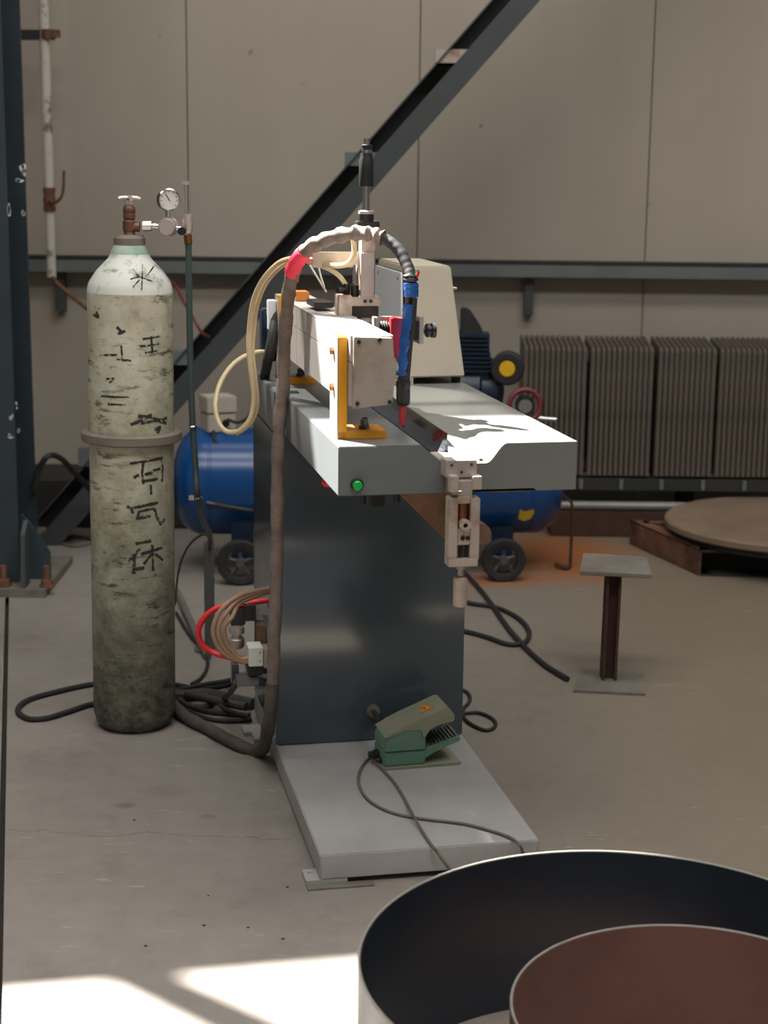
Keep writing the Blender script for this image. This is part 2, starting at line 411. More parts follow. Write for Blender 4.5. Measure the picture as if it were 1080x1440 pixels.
struct('trim_3', MB().prism([roofp(.38, -.085), roofp(.99, -.085), roofp(.99, -.12), roofp(.38, -.12)], 'z', ZR + .01, ZR + .05), 'rail_grey')
struct('window_1', MB().add([(*roofp(.38, -.315), ZR + .03), (*roofp(.99, -.315), ZR + .03), (*roofp(.99, .38), ZR + .03), (*roofp(.38, .38), ZR + .03)], [[0, 1, 2, 3]]), 'dusty_pane')
struct('dark_void_block', MB().box((-2.6, 6.78, 0), (.50, WY, .20), .01), 'void_dark')  # added near-black block, stands in for the dark void behind the compressor

# horizontal steel rail along the wall
r = thing('wall_rail', 'long grey steel rail running across the back wall at machine height', 'rail', (0, WY, 1.05))
MB().box((-6, WY - .10, 1.053), (7, WY, 1.112), .004).build('channel', 'rail_grey', r)
MB().box((-6, WY - .101, 1.112), (7, WY, 1.124)).build('top_shadow_line', 'black_rubber', r)  # black strip that paints the shadow line along the rail's top
for px, y2 in ((85, 437), (744, 442)):
    p = onY(px, 390, WY - .03); q = onY(px, y2, WY - .03)
    MB().box((p.x - .02, WY - .05, q.z), (p.x + .02, WY, 1.053)).build('hanger', 'brace_paint', r)

# steel column on the left
CY = 5.72
r = thing('steel_column', 'dark blue-grey steel column with white paint splashes at the left edge', 'column', (-1.45, CY + .15, 0))
xr = onY(52, 740, CY + .31).x
MB().box((xr - .36, CY, .03), (xr, CY + .016, 5.59)).build('flange', 'dark_steel_paint', r)
MB().box((xr - .36, CY + .3, .03), (xr, CY + .316, 5.59)).build('flange', 'dark_steel_paint', r)
MB().box((xr - .19, CY + .016, .03), (xr - .175, CY + .3, 5.59)).build('web', 'dark_steel_paint', r)
MB().box((xr - .50, CY - .10, 0), (xr + .11, CY + .42, .03)).build('foot_plate', 'scale_steel', r)
xs = onY(38, 780, CY).x
MB().prism([(CY, .03), (CY - .085, .03), (CY - .06, .22), (CY, .26)], 'x', xs - .008, xs + .008).build('stiffener', 'brace_paint', r)
MB().prism([(xr, .03), (xr + .10, .03), (xr + .10, .13), (xr + .03, .24), (xr, .27)], 'y', CY + .05, CY + .066).build('gusset', 'dark_steel_paint', r)
for bx in (onY(66, 815, CY - .05).x, onY(5, 800, CY - .05).x):
    b_ = MB().lathe((bx, CY - .05, .03), (bx, CY - .05, .13), [(0, 0), (.028, 0), (.028, .006), (.022, .006), (.022, .024), (.011, .024), (.011, .075), (0, .075)], 12).build('anchor_bolt', 'rusty', r)
sp = MB()
for px, py, w, h in ((31, 238, 7, 10), (27, 256, 9, 4), (33, 244, 3, 7), (15, 295, 4, 16), (33, 300, 4, 6), (17, 585, 5, 5), (28, 606, 4, 2), (14, 612, 8, 3), (22, 570, 3, 4)):
    for k in range(3):
        p = onY(px + random.uniform(-3, 3), py + random.uniform(-4, 4), CY - .0006); a = w * .0022 * random.uniform(.4, .8); c = h * .0022 * random.uniform(.4, .8)
        sp.add([p + Vector((math.cos(t) * a * random.uniform(.6, 1.1), 0, math.sin(t) * c * random.uniform(.6, 1.1))) for t in [i * math.pi / 4 for i in range(8)]], [list(range(8))])
sp.build('paint_splash', 'white_splash', r)

# white air pipe beside the column
PX = onY(67, 200, 6.95)
r = thing('air_pipe', 'vertical white pipe with a rusty valve beside the dark column', 'pipe', (PX.x, 6.95, 1.0))
xa, xb = onY(63, 0, 6.95).x, onY(72, 388, 6.95).x
zv0, zv1, ze = onY(68, 297, 6.95).z, onY(68, 265, 6.95).z, onY(72, 390, 6.95).z
MB().cyl((PX.x, 6.95, zv1 - .01), (PX.x, 6.95, 5.55), .021).build('upper_pipe', 'pipe_white', r)
MB().cyl((PX.x, 6.95, ze), (PX.x, 6.95, zv0 + .01), .019).build('lower_pipe', 'pipe_white', r)
v = MB().lathe((PX.x, 6.95, zv0), (PX.x, 6.95, zv1), [(0, 0), (.026, 0), (.026, .02), (.022, .02), (.027, .045), (.022, .075), (.026, .075), (.026, .097), (0, .097)], 14).build('valve', 'rusty', r)
h1 = onY(78, 285, 6.9); h2 = onY(88, 272, 6.88); h3 = onY(90, 240, 6.88)
MB().tube([(PX.x, 6.93, (zv0 + zv1) / 2), h1, h2, h3], .006, 8).build('valve_lever', 'rusty', v)
p = onY(66, 48, 6.93)
MB().box((p.x - .13, 6.90, p.z - .02), (p.x - .03, 6.99, p.z + .015)).build('pipe_bracket', 'black_rubber', r)
MB().lathe((p.x, 6.95, p.z - .02), (p.x, 6.95, p.z + .02), [(.0, 0), (.03, 0), (.03, .04), (0, .04)], 14).box((p.x + .02, 6.92, p.z - .012), (p.x + .05, 6.96, p.z + .018)).build('pipe_clamp', 'rusty', r)

# diagonal brace
BA, BB = onY(80, 745, 6.5), onY(735, 0, 6.5)
d = (BB - BA).normalized(); nn = Vector((-d.z, 0, d.x)); mid = onY(415, 346, 6.5); mid = BA + d * (mid - BA).dot(d) + nn * (mid - BA).dot(nn)
off = (mid - BA).dot(nn)
F = Matrix(((d.x, 0, nn.x, BA.x + nn.x * off), (0, 1, 0, 0), (d.z, 0, nn.z, BA.z + nn.z * off), (0, 0, 0, 1)))
r = thing('diagonal_brace', 'dark grey diagonal steel brace climbing across the wall from the column foot', 'brace', (BA.x, 6.5, 0))
MB(F).box((-.06, 6.44, -.083), (4.2, 6.452, 0)).build('front_flange', 'brace_paint', r)
MB(F).box((-.06, 6.452, -.046), (4.2, 6.62, -.036)).build('web', 'brace_paint', r)
MB(F).box((-.06, 6.62, -.083), (4.2, 6.632, .055)).build('rear_flange', 'brace_paint', r)
MB(F).box((-.06, 6.45, .050), (4.2, 6.62, .056)).build('upper_lip', 'brace_paint', r)
for px0, px1, pyt, pyb in ((485, 545, 214, 236), (612, 662, 70, 92), (228, 268, 492, 514), (112, 150, 628, 656)):
    p, q = onY(px0, pyt, 6.5), onY(px1, pyb, 6.5)
    MB().box((p.x, 6.46, q.z), (q.x, 6.54, p.z)).box((p.x, 6.46, q.z), (q.x, 6.60, q.z + .006)).build('cleat', 'rail_grey' if pyt != 70 else 'alu_dull', r)

# ------------------------------------------------------------------ finned radiators against the wall
for (x0, x1, lab) in ((.574, 1.128, 'dark finned radiator bank against the wall, next to the blue compressor'),
                      (1.136, 1.96, 'dark finned radiator bank at the right frame edge, above the round plate')):
    r = thing('radiator', lab, 'radiator', ((x0 + x1) / 2, 6.95, .235), 'finned radiators along the wall')
    fm = MB().prism([(6.80, .245), (6.80, .775), (6.815, .79), (7.06, .815), (7.06, .245)], 'x', -.0078, .0078, .004)
    me = fm.mesh('fin', Matrix.Translation((0, 6.95, .235))); me.materials.append(MATS['radiator'])
    half = x0 + .2875 if x0 < 1 else x0 + .262
    x = x0 + .012
    while x < x1 - .008:
        o = bpy.data.objects.new('fin', me); C.objects.link(o); o.parent = r; o.location = (x - (x0 + x1) / 2, 0, 0)
        x += .0222
        if half - .011 < x < half + .011: x += .012
    MB().box((x0 + .005, 6.88, .26), (x1 - .005, 7.06, .30)).build('header_pipe', 'radiator', r); MB().box((x0 + .005, 6.88, .72), (x1 - .005, 7.06, .76)).build('header_pipe', 'radiator', r)
    MB().box((x0 + .004, 6.83, .24), (x1 - .004, 7.05, .252)).build('bottom_plate', 'radiator', r)
r = thing('base_skid', 'dark steel skid carrying the finned radiators', 'skid', (1.25, 6.9, 0))
MB().box((.60, 6.80, .185), (1.98, 7.04, .235)).build('beam', 'disc_edge', r)
for x in (.64, 1.30, 1.93): MB().box((x - .03, 6.9, 0), (x + .03, 7.02, .185)).build('leg', 'disc_edge', r)
for x in (.83, 1.0, 1.17, 1.345, 1.52): MB().box((x - .008, 6.78, .192), (x + .008, 6.80, .234)).build('lug', 'rail_grey', r)
tag(MB().box((.70, 6.72, 0), (1.27, 6.86, .105), .004).build('timber_beam', 'rust_dark'), 'brown beam lying on the floor under the radiators', 'beam')
tag(MB().cyl((.69, 6.76, .125), (1.27, 6.76, .125), .02).build('steel_pipe', 'galv'), 'pale steel pipe lying on the brown beam below the radiators', 'pipe')

# ------------------------------------------------------------------ rusty frame with round plate
r = thing('steel_pallet', 'rusty channel steel pallet on the floor under the round plate', 'pallet', (1.55, 6.3, 0))
A, B_ = Vector((1.203, 6.054, 0)), Vector((1.015, 6.59, 0)); dd = (B_ - A).normalized(); ln = (B_ - A).length; nx = Vector((dd.y, -dd.x, 0))
F = Matrix(((nx.x, dd.x, 0, A.x), (nx.y, dd.y, 0, A.y), (0, 0, 1, 0), (0, 0, 0, 1)))
MB(F).prism([(0, 0), (.006, 0), (.006, .1), (0, .1)], 'y', 0, ln).box((0, 0, .094), (.06, ln, .1)).box((0, 0, 0), (.06, ln, .006)).build('side_channel', 'rusty', r)
fx = Vector((math.cos(R(-3)), math.sin(R(-3)), 0)); fy = Vector((-fx.y, fx.x, 0))
F2 = Matrix(((fx.x, fy.x, 0, A.x), (fx.y, fy.y, 0, A.y), (0, 0, 1, 0), (0, 0, 0, 1)))
MB(F2).box((.0, .10, 0), (.85, .108, .1)).box((.0, 0, .092), (.85, .10, .1)).box((.0, 0, 0), (.85, .10, .006)).build('front_channel', 'void_dark', r)
F3 = Matrix.Translation(B_) @ Matrix.Rotation(R(-3), 4, 'Z')
MB(F3).box((.05, -.05, 0), (1.0, -.042, .1)).box((.05, -.05, .094), (1.0, .0, .1)).build('rear_channel', 'rusty', r)
r = thing('round_plate', 'large dusty round plate with a hub hole lying on the rusty pallet', 'plate', (1.61, 6.36, .1))
MB().lathe((1.61, 6.36, .1), (1.61, 6.36, 1), [(.34, 0), (.462, 0), (.462, .024), (.34, .024), (.34, 0)], 64).build('lower_ring', 'disc_edge', r)
MB().lathe((1.61, 6.36, .124), (1.61, 6.36, 1), [(.05, 0), (.478, 0), (.488, .006), (.488, .026), (.478, .034), (.055, .034), (.05, .03), (.05, 0)], 72).build('disc', 'disc_wood', r)
MB().torus((1.61, 6.36, .158), (0, 0, 1), .075, .006, 32, 6).build('hub_lip', 'disc_edge', r)

# ------------------------------------------------------------------ T-shaped steel stand
r = thing('work_stand', 'small T-shaped steel stand with rusty post and plate foot', 'stand', (.684, 4.70, 0))
zt = .350
f4 = [onZ(806, 974), onZ(907, 979), onZ(905, 950), onZ(815, 944)]
MB().prism([(p.x, p.y) for p in f4], 'z', 0, .008).build('foot_plate', 'scale_steel', r)
t4 = [onZ(815, 806, zt - .006), onZ(917, 811, zt - .006), onZ(909, 785, zt - .006), onZ(820, 780, zt - .006)]
MB().prism([(p.x, p.y) for p in t4], 'z', zt - .012, zt, .002).build('top_plate', 'scale_steel', r)
pb, pt = onZ(855, 953, .008), onY(864, 807, 4.70)
x_b, x_t = pb.x, pt.x
F = Matrix(((1, 0, (x_t - x_b) / (zt - .02), x_b), (0, 1, -.03, pb.y), (0, 0, 1, .008), (0, 0, 0, 1)))
MB(F).box((-.022, -.004, 0), (.022, .004, zt - .02)).box((-.022, -.03, 0), (-.014, .03, zt - .02)).box((.014, -.03, 0), (.022, .03, zt - .02)).build('post', 'rust_dark', r)

# ------------------------------------------------------------------ sheet metal rings in front
def ring(name, cx, cy, rad, h, mi, mo, lab, t=.004):
    r = thing(name, lab, 'ring', (cx, cy, 0), 'sheet metal rings in front')
    MB().lathe((cx, cy, 0), (cx, cy, 1), [(rad - t, 0), (rad - t, h - .002)], 128).build('inner_wall', mi, r)
    MB().lathe((cx, cy, 0), (cx, cy, 1), [(rad, 0), (rad, h - .002)], 128).build('outer_wall', mo, r)
    MB().lathe((cx, cy, 0), (cx, cy, 1), [(rad - t, h - .002), (rad - t + .001, h), (rad - .001, h), (rad, h - .002)], 128).build('rim', 'ring_rim', r)
    MB().lathe((cx, cy, 0), (cx, cy, 1), [(rad - t, 0), (rad, 0)], 128).build('lower_edge', mo, r)
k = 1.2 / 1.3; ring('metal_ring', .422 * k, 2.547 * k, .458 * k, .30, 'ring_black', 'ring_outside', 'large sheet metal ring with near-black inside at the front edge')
k = 1.27 / 1.3; ring('metal_ring', .511 * k, 2.385 * k, .301 * k, .23, 'ring_brown', 'ring_brown', 'smaller brown metal ring standing inside the large black ring')

# ------------------------------------------------------------------ gas bottle
GB = Vector((onZ(190, 1035).x * 4.295 / 4.19, 4.295, 0))
GM = Matrix.Translation(GB) @ Matrix.Rotation(R(.55), 4, 'Y')
def gz(py): return onY(189, py, 4.295).z
r = thing('gas_bottle', 'tall scuffed whitish gas bottle with black painted characters and a steel valve', 'gas bottle', GM)
RB = .1115; zs, zn = gz(408), gz(352)
prof = [(0, 0.012), (.06, .012), (.075, 0), (.088, .002), (.104, .018), (RB, .045), (RB, zs - .005)]
MB(GM).lathe((0, 0, 0), (0, 0, 1), prof, 64).build('body', 'bottle_paint', r)
sh_ = [(RB, zs - .006), (RB * .985, zs + .008), (RB * .95, zs + .021), (RB * .78, zs + .050), (RB * .54, zs + .078), (RB * .48, zs + .086), (RB * .43, zs + .100)]
MB(GM).lathe((0, 0, 0), (0, 0, 1), sh_, 64).build('shoulder', 'bottle_shoulder', r)
MB(GM).lathe((0, 0, 0), (0, 0, 1), [(RB * .455, zs + .094), (RB * .43, zs + .101), (.040, zs + .118)], 48).build('neck', 'bottle_neck', r)
zq = zs + .116
MB(GM).lathe((0, 0, 0), (0, 0, 1), [(0, zq), (.041, zq), (.041, zq + .018), (.034, zq + .026), (.018, zq + .027), (0, zq + .027)], 32).build('neck_ring', 'collar', r)
zc = gz(611)
MB(GM).lathe((0, 0, 0), (0, 0, 1), [(RB + .001, zc - .013), (RB + .016, zc - .015), (RB + .021, zc - .011), (RB + .021, zc + .009), (RB + .017, zc + .013), (RB + .001, zc + .013)], 64).build('collar_band', 'collar', r)
zv = zq + .027
v = MB(GM).lathe((0, 0, 0), (0, 0, 1), [(0, zv - .004), (.017, zv - .004), (.014, zv + .006), (.017, zv + .012), (.017, zv + .034), (.013, zv + .038), (.016, zv + .042), (.016, zv + .052), (.014, zv + .054), (.0165, zv + .058), (.016, zv + .068), (.011, zv + .075), (0, zv + .075)], 16).build('valve_body', 'bronze_valve', r)
MB(GM).lathe((.005, 0, zv + .02), (1, 0, zv + .02), [(0, 0), (.013, 0), (.013, .022), (0, .022)], 12).build('valve_outlet', 'bronze_valve', v)
MB(GM).cyl((0, 0, zv + .07), (0, 0, zv + .094), .006, n=10).build('valve_spindle', 'steel_dark', v)
hw = MB(GM).lathe((0, 0, zv + .088), (0, 0, 1), [(0, 0), (.012, 0), (.012, .012), (0, .012)], 12)
for k in range(4):
    a = k * math.pi / 2 + .35; hw.tube([(0, 0, zv + .094), (math.cos(a) * .018, math.sin(a) * .018, zv + .094), (math.cos(a) * .028, math.sin(a) * .028, zv + .091)], .0055, 8, 3)
hw.build('handwheel', 'alu', v)
# black strokes painted on the bottle (they wrap round its surface)
def stroke(mb, pts, w):
    """pts are (arc from the bottle's camera-facing line, height); w the brush width"""
    def S(u, z):
        a = u / RB; return Vector((math.sin(a) * (RB + .0007), -math.cos(a) * (RB + .0007), z))
    P = []
    for (a, c) in zip(pts, pts[1:]):
        N = 4
        P += [(a[0] + (c[0] - a[0]) * i / N, a[1] + (c[1] - a[1]) * i / N) for i in range(N)]
    P.append(pts[-1]); vs = []; fs = []
    for i, p in enumerate(P):
        q0, q1 = P[max(i - 1, 0)], P[min(i + 1, len(P) - 1)]; tx, tz = q1[0] - q0[0], q1[1] - q0[1]; L = math.hypot(tx, tz) or 1
        ww = w * (.5 + random.uniform(-.13, .13)); nx_, nz_ = -tz / L * ww, tx / L * ww
        vs += [S(p[0] + nx_, p[1] + nz_), S(p[0] - nx_, p[1] - nz_)]
    for i in range(len(P) - 1): fs.append([2 * i, 2 * i + 1, 2 * i + 3, 2 * i + 2])
    mb.add(vs, fs)
def bottle_uz(px, py):
    t = max(-.97, min(.97, (px - 189.5) / 60.0)); a = math.asin(t) + math.atan2(189.5 - 540, 2300) * 0
    return (a * RB, gz(py) - (0 if py < 610 else .0))
def glyph(strokes, ox, oy, s, w, name='painted_character'):
    lists = [[st] for st in strokes] if name == 'paint_scuff' else [strokes]
    for group in lists:
        mb = MB(GM)
        for st in group: stroke(mb, [bottle_uz(ox + x / s, oy + y / s) for x, y in st], w)
        mb.build(name, 'mark_black', r)
Z1 = (110, 600, 6.545)
glyph([[(560, 272), (660, 258), (840, 240)], [(830, 240), (838, 350), (832, 460)], [(680, 262), (668, 360), (680, 460)], [(760, 345), (822, 335)], [(690, 375), (760, 362)], [(590, 405), (640, 370)], [(690, 432), (800, 425)], [(738, 470), (745, 560)]], *Z1, .0075)
glyph([[(530, 655), (570, 670), (585, 722)], [(590, 670), (700, 650), (800, 640)], [(640, 705), (770, 685)], [(610, 768), (740, 748)], [(640, 700), (625, 760)], [(770, 690), (790, 770), (820, 842), (852, 800)]], *Z1, .0080)
glyph([[(605, 992), (740, 976)], [(640, 1035), (600, 1090), (545, 1155)], [(596, 1100), (585, 1265)], [(650, 1088), (740, 1070), (832, 1052)], [(750, 1010), (755, 1250)], [(742, 1095), (675, 1180)], [(770, 1095), (838, 1172)], [(580, 1225), (680, 1212)]], *Z1, .0085)
Z2 = (0, 340, 2.842)
glyph([[(575, 98), (600, 132)], [(612, 80), (608, 180)], [(652, 88), (622, 132)], [(566, 138), (600, 128), (650, 150)], [(575, 170), (600, 140)]], *Z2, .0035, 'chalk_scribble')
glyph([[(610, 372), (672, 364)], [(598, 400), (668, 394)], [(618, 426), (662, 420)], [(640, 362), (645, 432)], [(440, 440), (512, 434)], [(528, 398), (532, 452)], [(508, 452), (566, 456)], [(465, 530), (498, 528)], [(478, 545), (490, 535)], [(440, 600), (560, 598)], [(470, 628), (545, 628)]], *Z2, .0055, 'paint_scuff')
glyph([[(560, 706), (600, 690), (640, 668)], [(600, 700), (692, 690)], [(590, 672), (640, 680), (690, 712)], [(650, 730), (670, 720), (660, 745)], [(512, 325), (535, 350)], [(515, 352), (545, 340)], [(412, 285), (435, 290), (425, 270)]], *Z2, .0085, 'paint_scuff')

# regulator with two gauges and a flow tube
r = thing('gas_regulator', 'chrome gas regulator with two round gauges screwed to the bottle valve', 'regulator', GM @ Vector((0, 0, zv)))
GYl = 4.28
def gp(px, py, y=GYl): return onY(px, py, y)
a, c = gp(203, 318), gp(216, 318)
MB().lathe(gp(201, 318), gp(214, 318), [(0, 0), (.013, 0), (.013, .022), (.007, .022), (.007, .035), (0, .035)], 6).build('coupling_nut', 'chrome', r)
c2 = gp(236, 319)
MB().cyl(gp(212, 318), c2, .007).build('inlet_tube', 'chrome', r)
gd = Vector((.34, -1, .05)).normalized()
def gauge(c, rad, name='gauge'):
    g = MB().lathe(c - gd * -.0, c - gd * .03, [(0, 0.0), (rad * .93, 0), (rad, .004), (rad, .026), (rad * .9, .03), (0, .03)], 28)
    o = MB().lathe(c + gd * .012, c - gd * .02, [(rad * .88, .004), (rad * .9, 0), (rad, .002), (rad, .026), (rad * .85, .03), (0, .03)], 28).build(name, 'chrome', r)
    MB().lathe(c + gd * .0082, c, [(0, 0), (rad * .89, 0)], 28).build('gauge_face', 'gauge_face', o)
    u = gd.cross(Vector((0, 0, 1))).normalized(); w = u.cross(gd); mb = MB()
    for k in range(9):
        t = R(-40 + k * 32.5); e = u * math.cos(t) + w * math.sin(t); f = e.cross(gd) * .0009
        q0, q1 = c + gd * .0088 + e * rad * .66, c + gd * .0088 + e * rad * .8; mb.add([q0 - f, q0 + f, q1 + f, q1 - f], [[0, 1, 2, 3]])
    e = (u * .5 + w * .8).normalized(); f = e.cross(gd) * .0012; q0, q1 = c + gd * .009 - e * rad * .15, c + gd * .009 + e * rad * .6
    mb.add([q0 - f, q0 + f, q1 + f, q1 - f], [[0, 1, 2, 3]]).build('gauge_needle', 'gauge_print', o)
gauge(gp(237, 281), .0285)
MB().cyl(gp(236, 294), gp(236, 306), .006).build('gauge_stem', 'chrome', r)
MB().lathe(c2 + Vector((0, -.026, 0)), c2 + Vector((0, .02, 0)), [(0, 0), (.02, 0), (.0225, .004), (.0225, .034), (.026, .038), (.026, .046), (0, .046)], 28).build('regulator_body', 'alu', r)
MB().cyl(c2, gp(258, 322), .006).build('outlet_tube', 'chrome', r)
fb = gp(264, 322); ft = gp(262, 258)
MB().lathe((fb.x, GYl, gp(264, 328).z), (fb.x, GYl, gp(264, 302).z), [(0, 0), (.009, 0), (.014, .012), (.014, .03), (.012, .048), (0, .048)], 16).build('flow_block', 'alu', r)
MB().lathe((fb.x - .003, GYl, gp(264, 303).z), (fb.x - .003, GYl, ft.z), [(0, 0), (.0085, 0), (.0085, .08), (0, .08)], 16).build('flow_tube', 'glass_tube', r)
MB().lathe((fb.x - .003, GYl, gp(264, 260).z), (fb.x - .003, GYl, gp(264, 254).z), [(0, 0), (.0095, 0), (.0095, .009), (0, .009)], 12).build('flow_cap', 'alu_dull', r)
kn = gp(256, 325, GYl - .02)
MB().lathe(kn + Vector((0, -.012, 0)), kn + Vector((0, .02, 0)), [(0, 0), (.0105, 0), (.0105, .02), (0, .02)], 14).build('flow_knob', 'black_plastic', r)
hb = [gp(264, 330), gp(265, 345), gp(266, 420), gp(268, 520), gp(271, 600), gp(275, 660), gp(278, 700), gp(285, 730, 4.5), gp(295, 752, 4.85), onY(295, 772, 5.0)]
r2 = thing('gas_hose', 'dark grey-green hose hanging from the regulator beside the gas bottle', 'hose', hb[-1])
MB().tube(hb, .0085, 10).build('hose', 'hose_green', r2)
MB().cyl(gp(264, 330), gp(265, 343), .0105).build('ferrule', 'brass', r2)
for py, px in ((600, 271), (700, 278)):
    c = gp(px, py); MB().torus(c, (0, .1, 1), .010, .004, 16, 8).box(c + Vector((-.022, -.014, -.004)), c + Vector((-.008, -.004, .008))).build('hose_clip', 'chrome', r2)

# ------------------------------------------------------------------ air compressor
TA, TB = Vector((-.80, 6.06, .345)), Vector((.685, 6.17, .345))
ax = (TB - TA).normalized(); L = (TB - TA).length; TR = .202
r = thing('air_compressor', 'blue wheeled air compressor behind the welding machine', 'compressor', ((TA + TB) / 2) * Vector((1, 1, 0)) if False else (0, 6.12, 0))
MB().lathe(TA, TB, [(0, 0), (.07, .006), (.12, .02), (.165, .042), (.190, .072), (TR, .10), (TR, .14), (TR - .002, .142), (TR - .002, .15), (TR, .152), (TR, L - .15), (TR - .002, L - .148), (TR - .002, L - .14), (TR, L - .138), (TR, L - .10), (.190, L - .072), (.165, L - .042), (.12, L - .02), (.07, L - .006), (0, L)], 56).build('tank', 'compressor_blue', r)
side = Vector((ax.y, -ax.x, 0))
def wheel(px, py, y, rad):
    c = onY(px, py, y); c.z = rad
    w = MB().lathe(c + side * .018, c - side * .018, [(rad * .62, .002), (rad * .66, 0), (rad * .94, 0), (rad, .008), (rad, .028), (rad * .94, .036), (rad * .62, .036), (rad * .62, .002)], 40).build('wheel', 'black_rubber', r)
    hb_ = MB().lathe(c + side * .02, c - side * .02, [(0, 0), (.016, 0), (.018, .006), (.018, .04), (0, .04)], 16).build('wheel_hub', 'wheel_hub', w)
    sp = MB()
    for k in range(5):
        a = k * 2 * math.pi / 5 + .3; e = ax * math.cos(a) + Vector((0, 0, 1)) * math.sin(a); sp.tube([c + e * .012, c + e * rad * .64], .0075, 6, 1)
    sp.build('spokes', 'wheel_hub', w)
    MB().cyl(c, c - side * .22, .01).build('axle', 'steel_dark', r)
    return c
w1 = wheel(708, 781, 5.94, .082); w2 = wheel(338, 790, 5.84, .085)
for c in (w1, w2):
    q = c - side * .10
    MB().box((c.x - .04, q.y - .02, .07), (c.x + .04, q.y + .02, .26)).build('wheel_bracket', 'motor_blue', r)
st_ = onY(742, 728, 5.93)
sd = side
ps = [onY(px, py, 5.93) for px, py in ((733, 719), (740, 722), (752, 719), (754, 724), (750, 734), (741, 738), (732, 734))]
mb = MB(); vs = []
for p in ps:                                    # project onto the tank's skin
    t = (p - TA).dot(ax); cc = TA + ax * t; dz = p.z - cc.z; vs.append(cc + side * (math.sqrt(max(TR ** 2 - dz ** 2, 0)) + .0045) + Vector((0, 0, dz)))
mb.add(vs, [list(range(len(vs)))]).build('warning_sticker', 'sticker_yellow', r)
# pressure switch on the left
q = onY(306, 580, 6.05); RZ = Matrix.Rotation(R(28), 3, 'Z')
F = Matrix.Translation((q.x, 6.06, 0)) @ Matrix.Rotation(R(24), 4, 'Z')
zb, zt_ = onY(306, 606, 6.05).z, onY(306, 556, 6.05).z
sw = MB(F).box((-.055, -.05, zb), (.055, .05, zb + (zt_ - zb) * .52), .004).build('pressure_switch', 'switch_white', r)
MB(F).box((-.058, -.053, zb + (zt_ - zb) * .54), (.058, .053, zt_), .004).build('switch_lid', 'switch_white', sw)
MB(F).cyl((.012, -.052, zb + .035), (.012, -.06, zb + .035), .014).build('cable_entry', 'black_plastic', sw)
MB(F).box((-.04, -.03, .53), (.06, .03, zb + .002)).build('switch_mount', 'compressor_blue', r)
MB().tube([onY(320, 590, 6.0), onY(335, 594, 5.98), onY(350, 585, 5.98), onY(358, 560, 6.02), onY(360, 530, 6.08)], .006, 8).build('switch_cable', 'black_rubber', r)
MB().tube([onY(300, 606, 5.98), onY(304, 622, 5.96), onY(325, 634, 5.96), onY(358, 630, 5.98), onY(380, 610, 6.05)], .007, 8).build('power_lead', 'black_rubber', r)
MB().tube([onY(278, 712, 5.90), onY(295, 708, 5.88), onY(325, 713, 5.88), onY(356, 718, 5.88), onY(392, 722, 5.95)], .008, 8).cyl(onY(290, 707, 5.88), onY(302, 710, 5.88), .011).build('drain_tube', 'steel_dark', r)
# pump, motor and intake filter on the right
p0 = onY(672, 480, 6.12)
pb_ = MB().box((.20, 6.03, .55), (.47, 6.25, .575)).build('pump_deck', 'compressor_blue', r)
mo = MB().lathe((.20, 6.14, .69), (.47, 6.14, .69), [(0, 0), (.09, 0), (.10, .01), (.10, .15), (.085, .16), (.085, .22), (.06, .24), (0, .25)], 24)
mo.box((.24, 6.06, .575), (.42, 6.22, .63)).build('motor', 'motor_blue', r)
fb_ = MB()
for k in range(9): fb_.box((.255, 6.05, .77 + k * .016), (.405 - k * .004, 6.20, .778 + k * .016), .002)
fb_.box((.275, 6.07, .66), (.385, 6.18, .91)).build('cylinder_fins', 'motor_blue', r)
h0, h1_, h2_ = onY(648, 440, 6.12), onY(664, 440, 6.12), onY(690, 500, 6.12)
MB().prism([(h0.x, h0.z + .02), (h1_.x - .01, h1_.z + .015), (onY(676, 458, 6.12).x, onY(676, 458, 6.12).z), (h2_.x, h2_.z), (h2_.x - .02, .80), (h0.x, .80)], 'y', 6.09, 6.17, .006).build('cylinder_head', 'black_rubber', r)
fc = onY(713, 519, 6.02)
MB().cyl(fc + Vector((-.0, .06, 0)), Vector((.38, 6.12, fc.z)), .03).build('intake_pipe', 'black_rubber', r)
ff = MB().lathe(fc, fc + Vector((.01, .08, 0)), [(0, .004), (.03, .004), (.032, 0), (.056, 0), (.062, .008), (.062, .07), (.05, .08), (0, .08)], 32).build('intake_filter', 'black_rubber', r)
MB().lathe(fc + Vector((0, -.002, 0)), fc + Vector((.01, .08, 0)), [(0, 0), (.027, 0), (.03, .004), (.03, .012), (0, .012)], 24).build('filter_cap', 'filter_yellow', ff)
gc = onY(738, 570, 6.0)
rg = MB().cyl((gc.x, 6.06, .52), (gc.x, 6.06, gc.z), .012).build('regulator_riser', 'steel_dark', r)
MB().torus(gc + Vector((0, .0, 0)), (.1, -1, .1), .058, .010, 30, 8).build('guard_hoop', 'dull_red', r)
gg = MB().lathe(gc + Vector((0, -.02, 0)), gc + Vector((.004, .06, 0)), [(.026, .003), (.028, 0), (.034, 0), (.036, .004), (.036, .05), (0, .06)], 24).build('tank_gauge', 'black_plastic', r)
MB().lathe(gc + Vector((0, -.017, 0)), gc + Vector((.004, .06, 0)), [(0, 0), (.027, 0)], 24).build('gauge_dial', 'galv', gg)
MB().cyl(gc + Vector((.05, .02, -.05)), gc + Vector((.12, .02, -.055)), .008).build('air_cock', 'chrome', r)
pr = onY(803, 748, 6.17)
MB().tube([(.66, 6.16, .30), (pr.x - .015, 6.16, .27), (pr.x, 6.16, .23), (pr.x, 6.16, .004)], .006, 8, 4).tube([(pr.x - .06, 6.14, .02), (pr.x - .02, 6.12, .01), (pr.x, 6.16, .01)], .009, 8, 4).build('prop_stand', 'rust_dark', r)

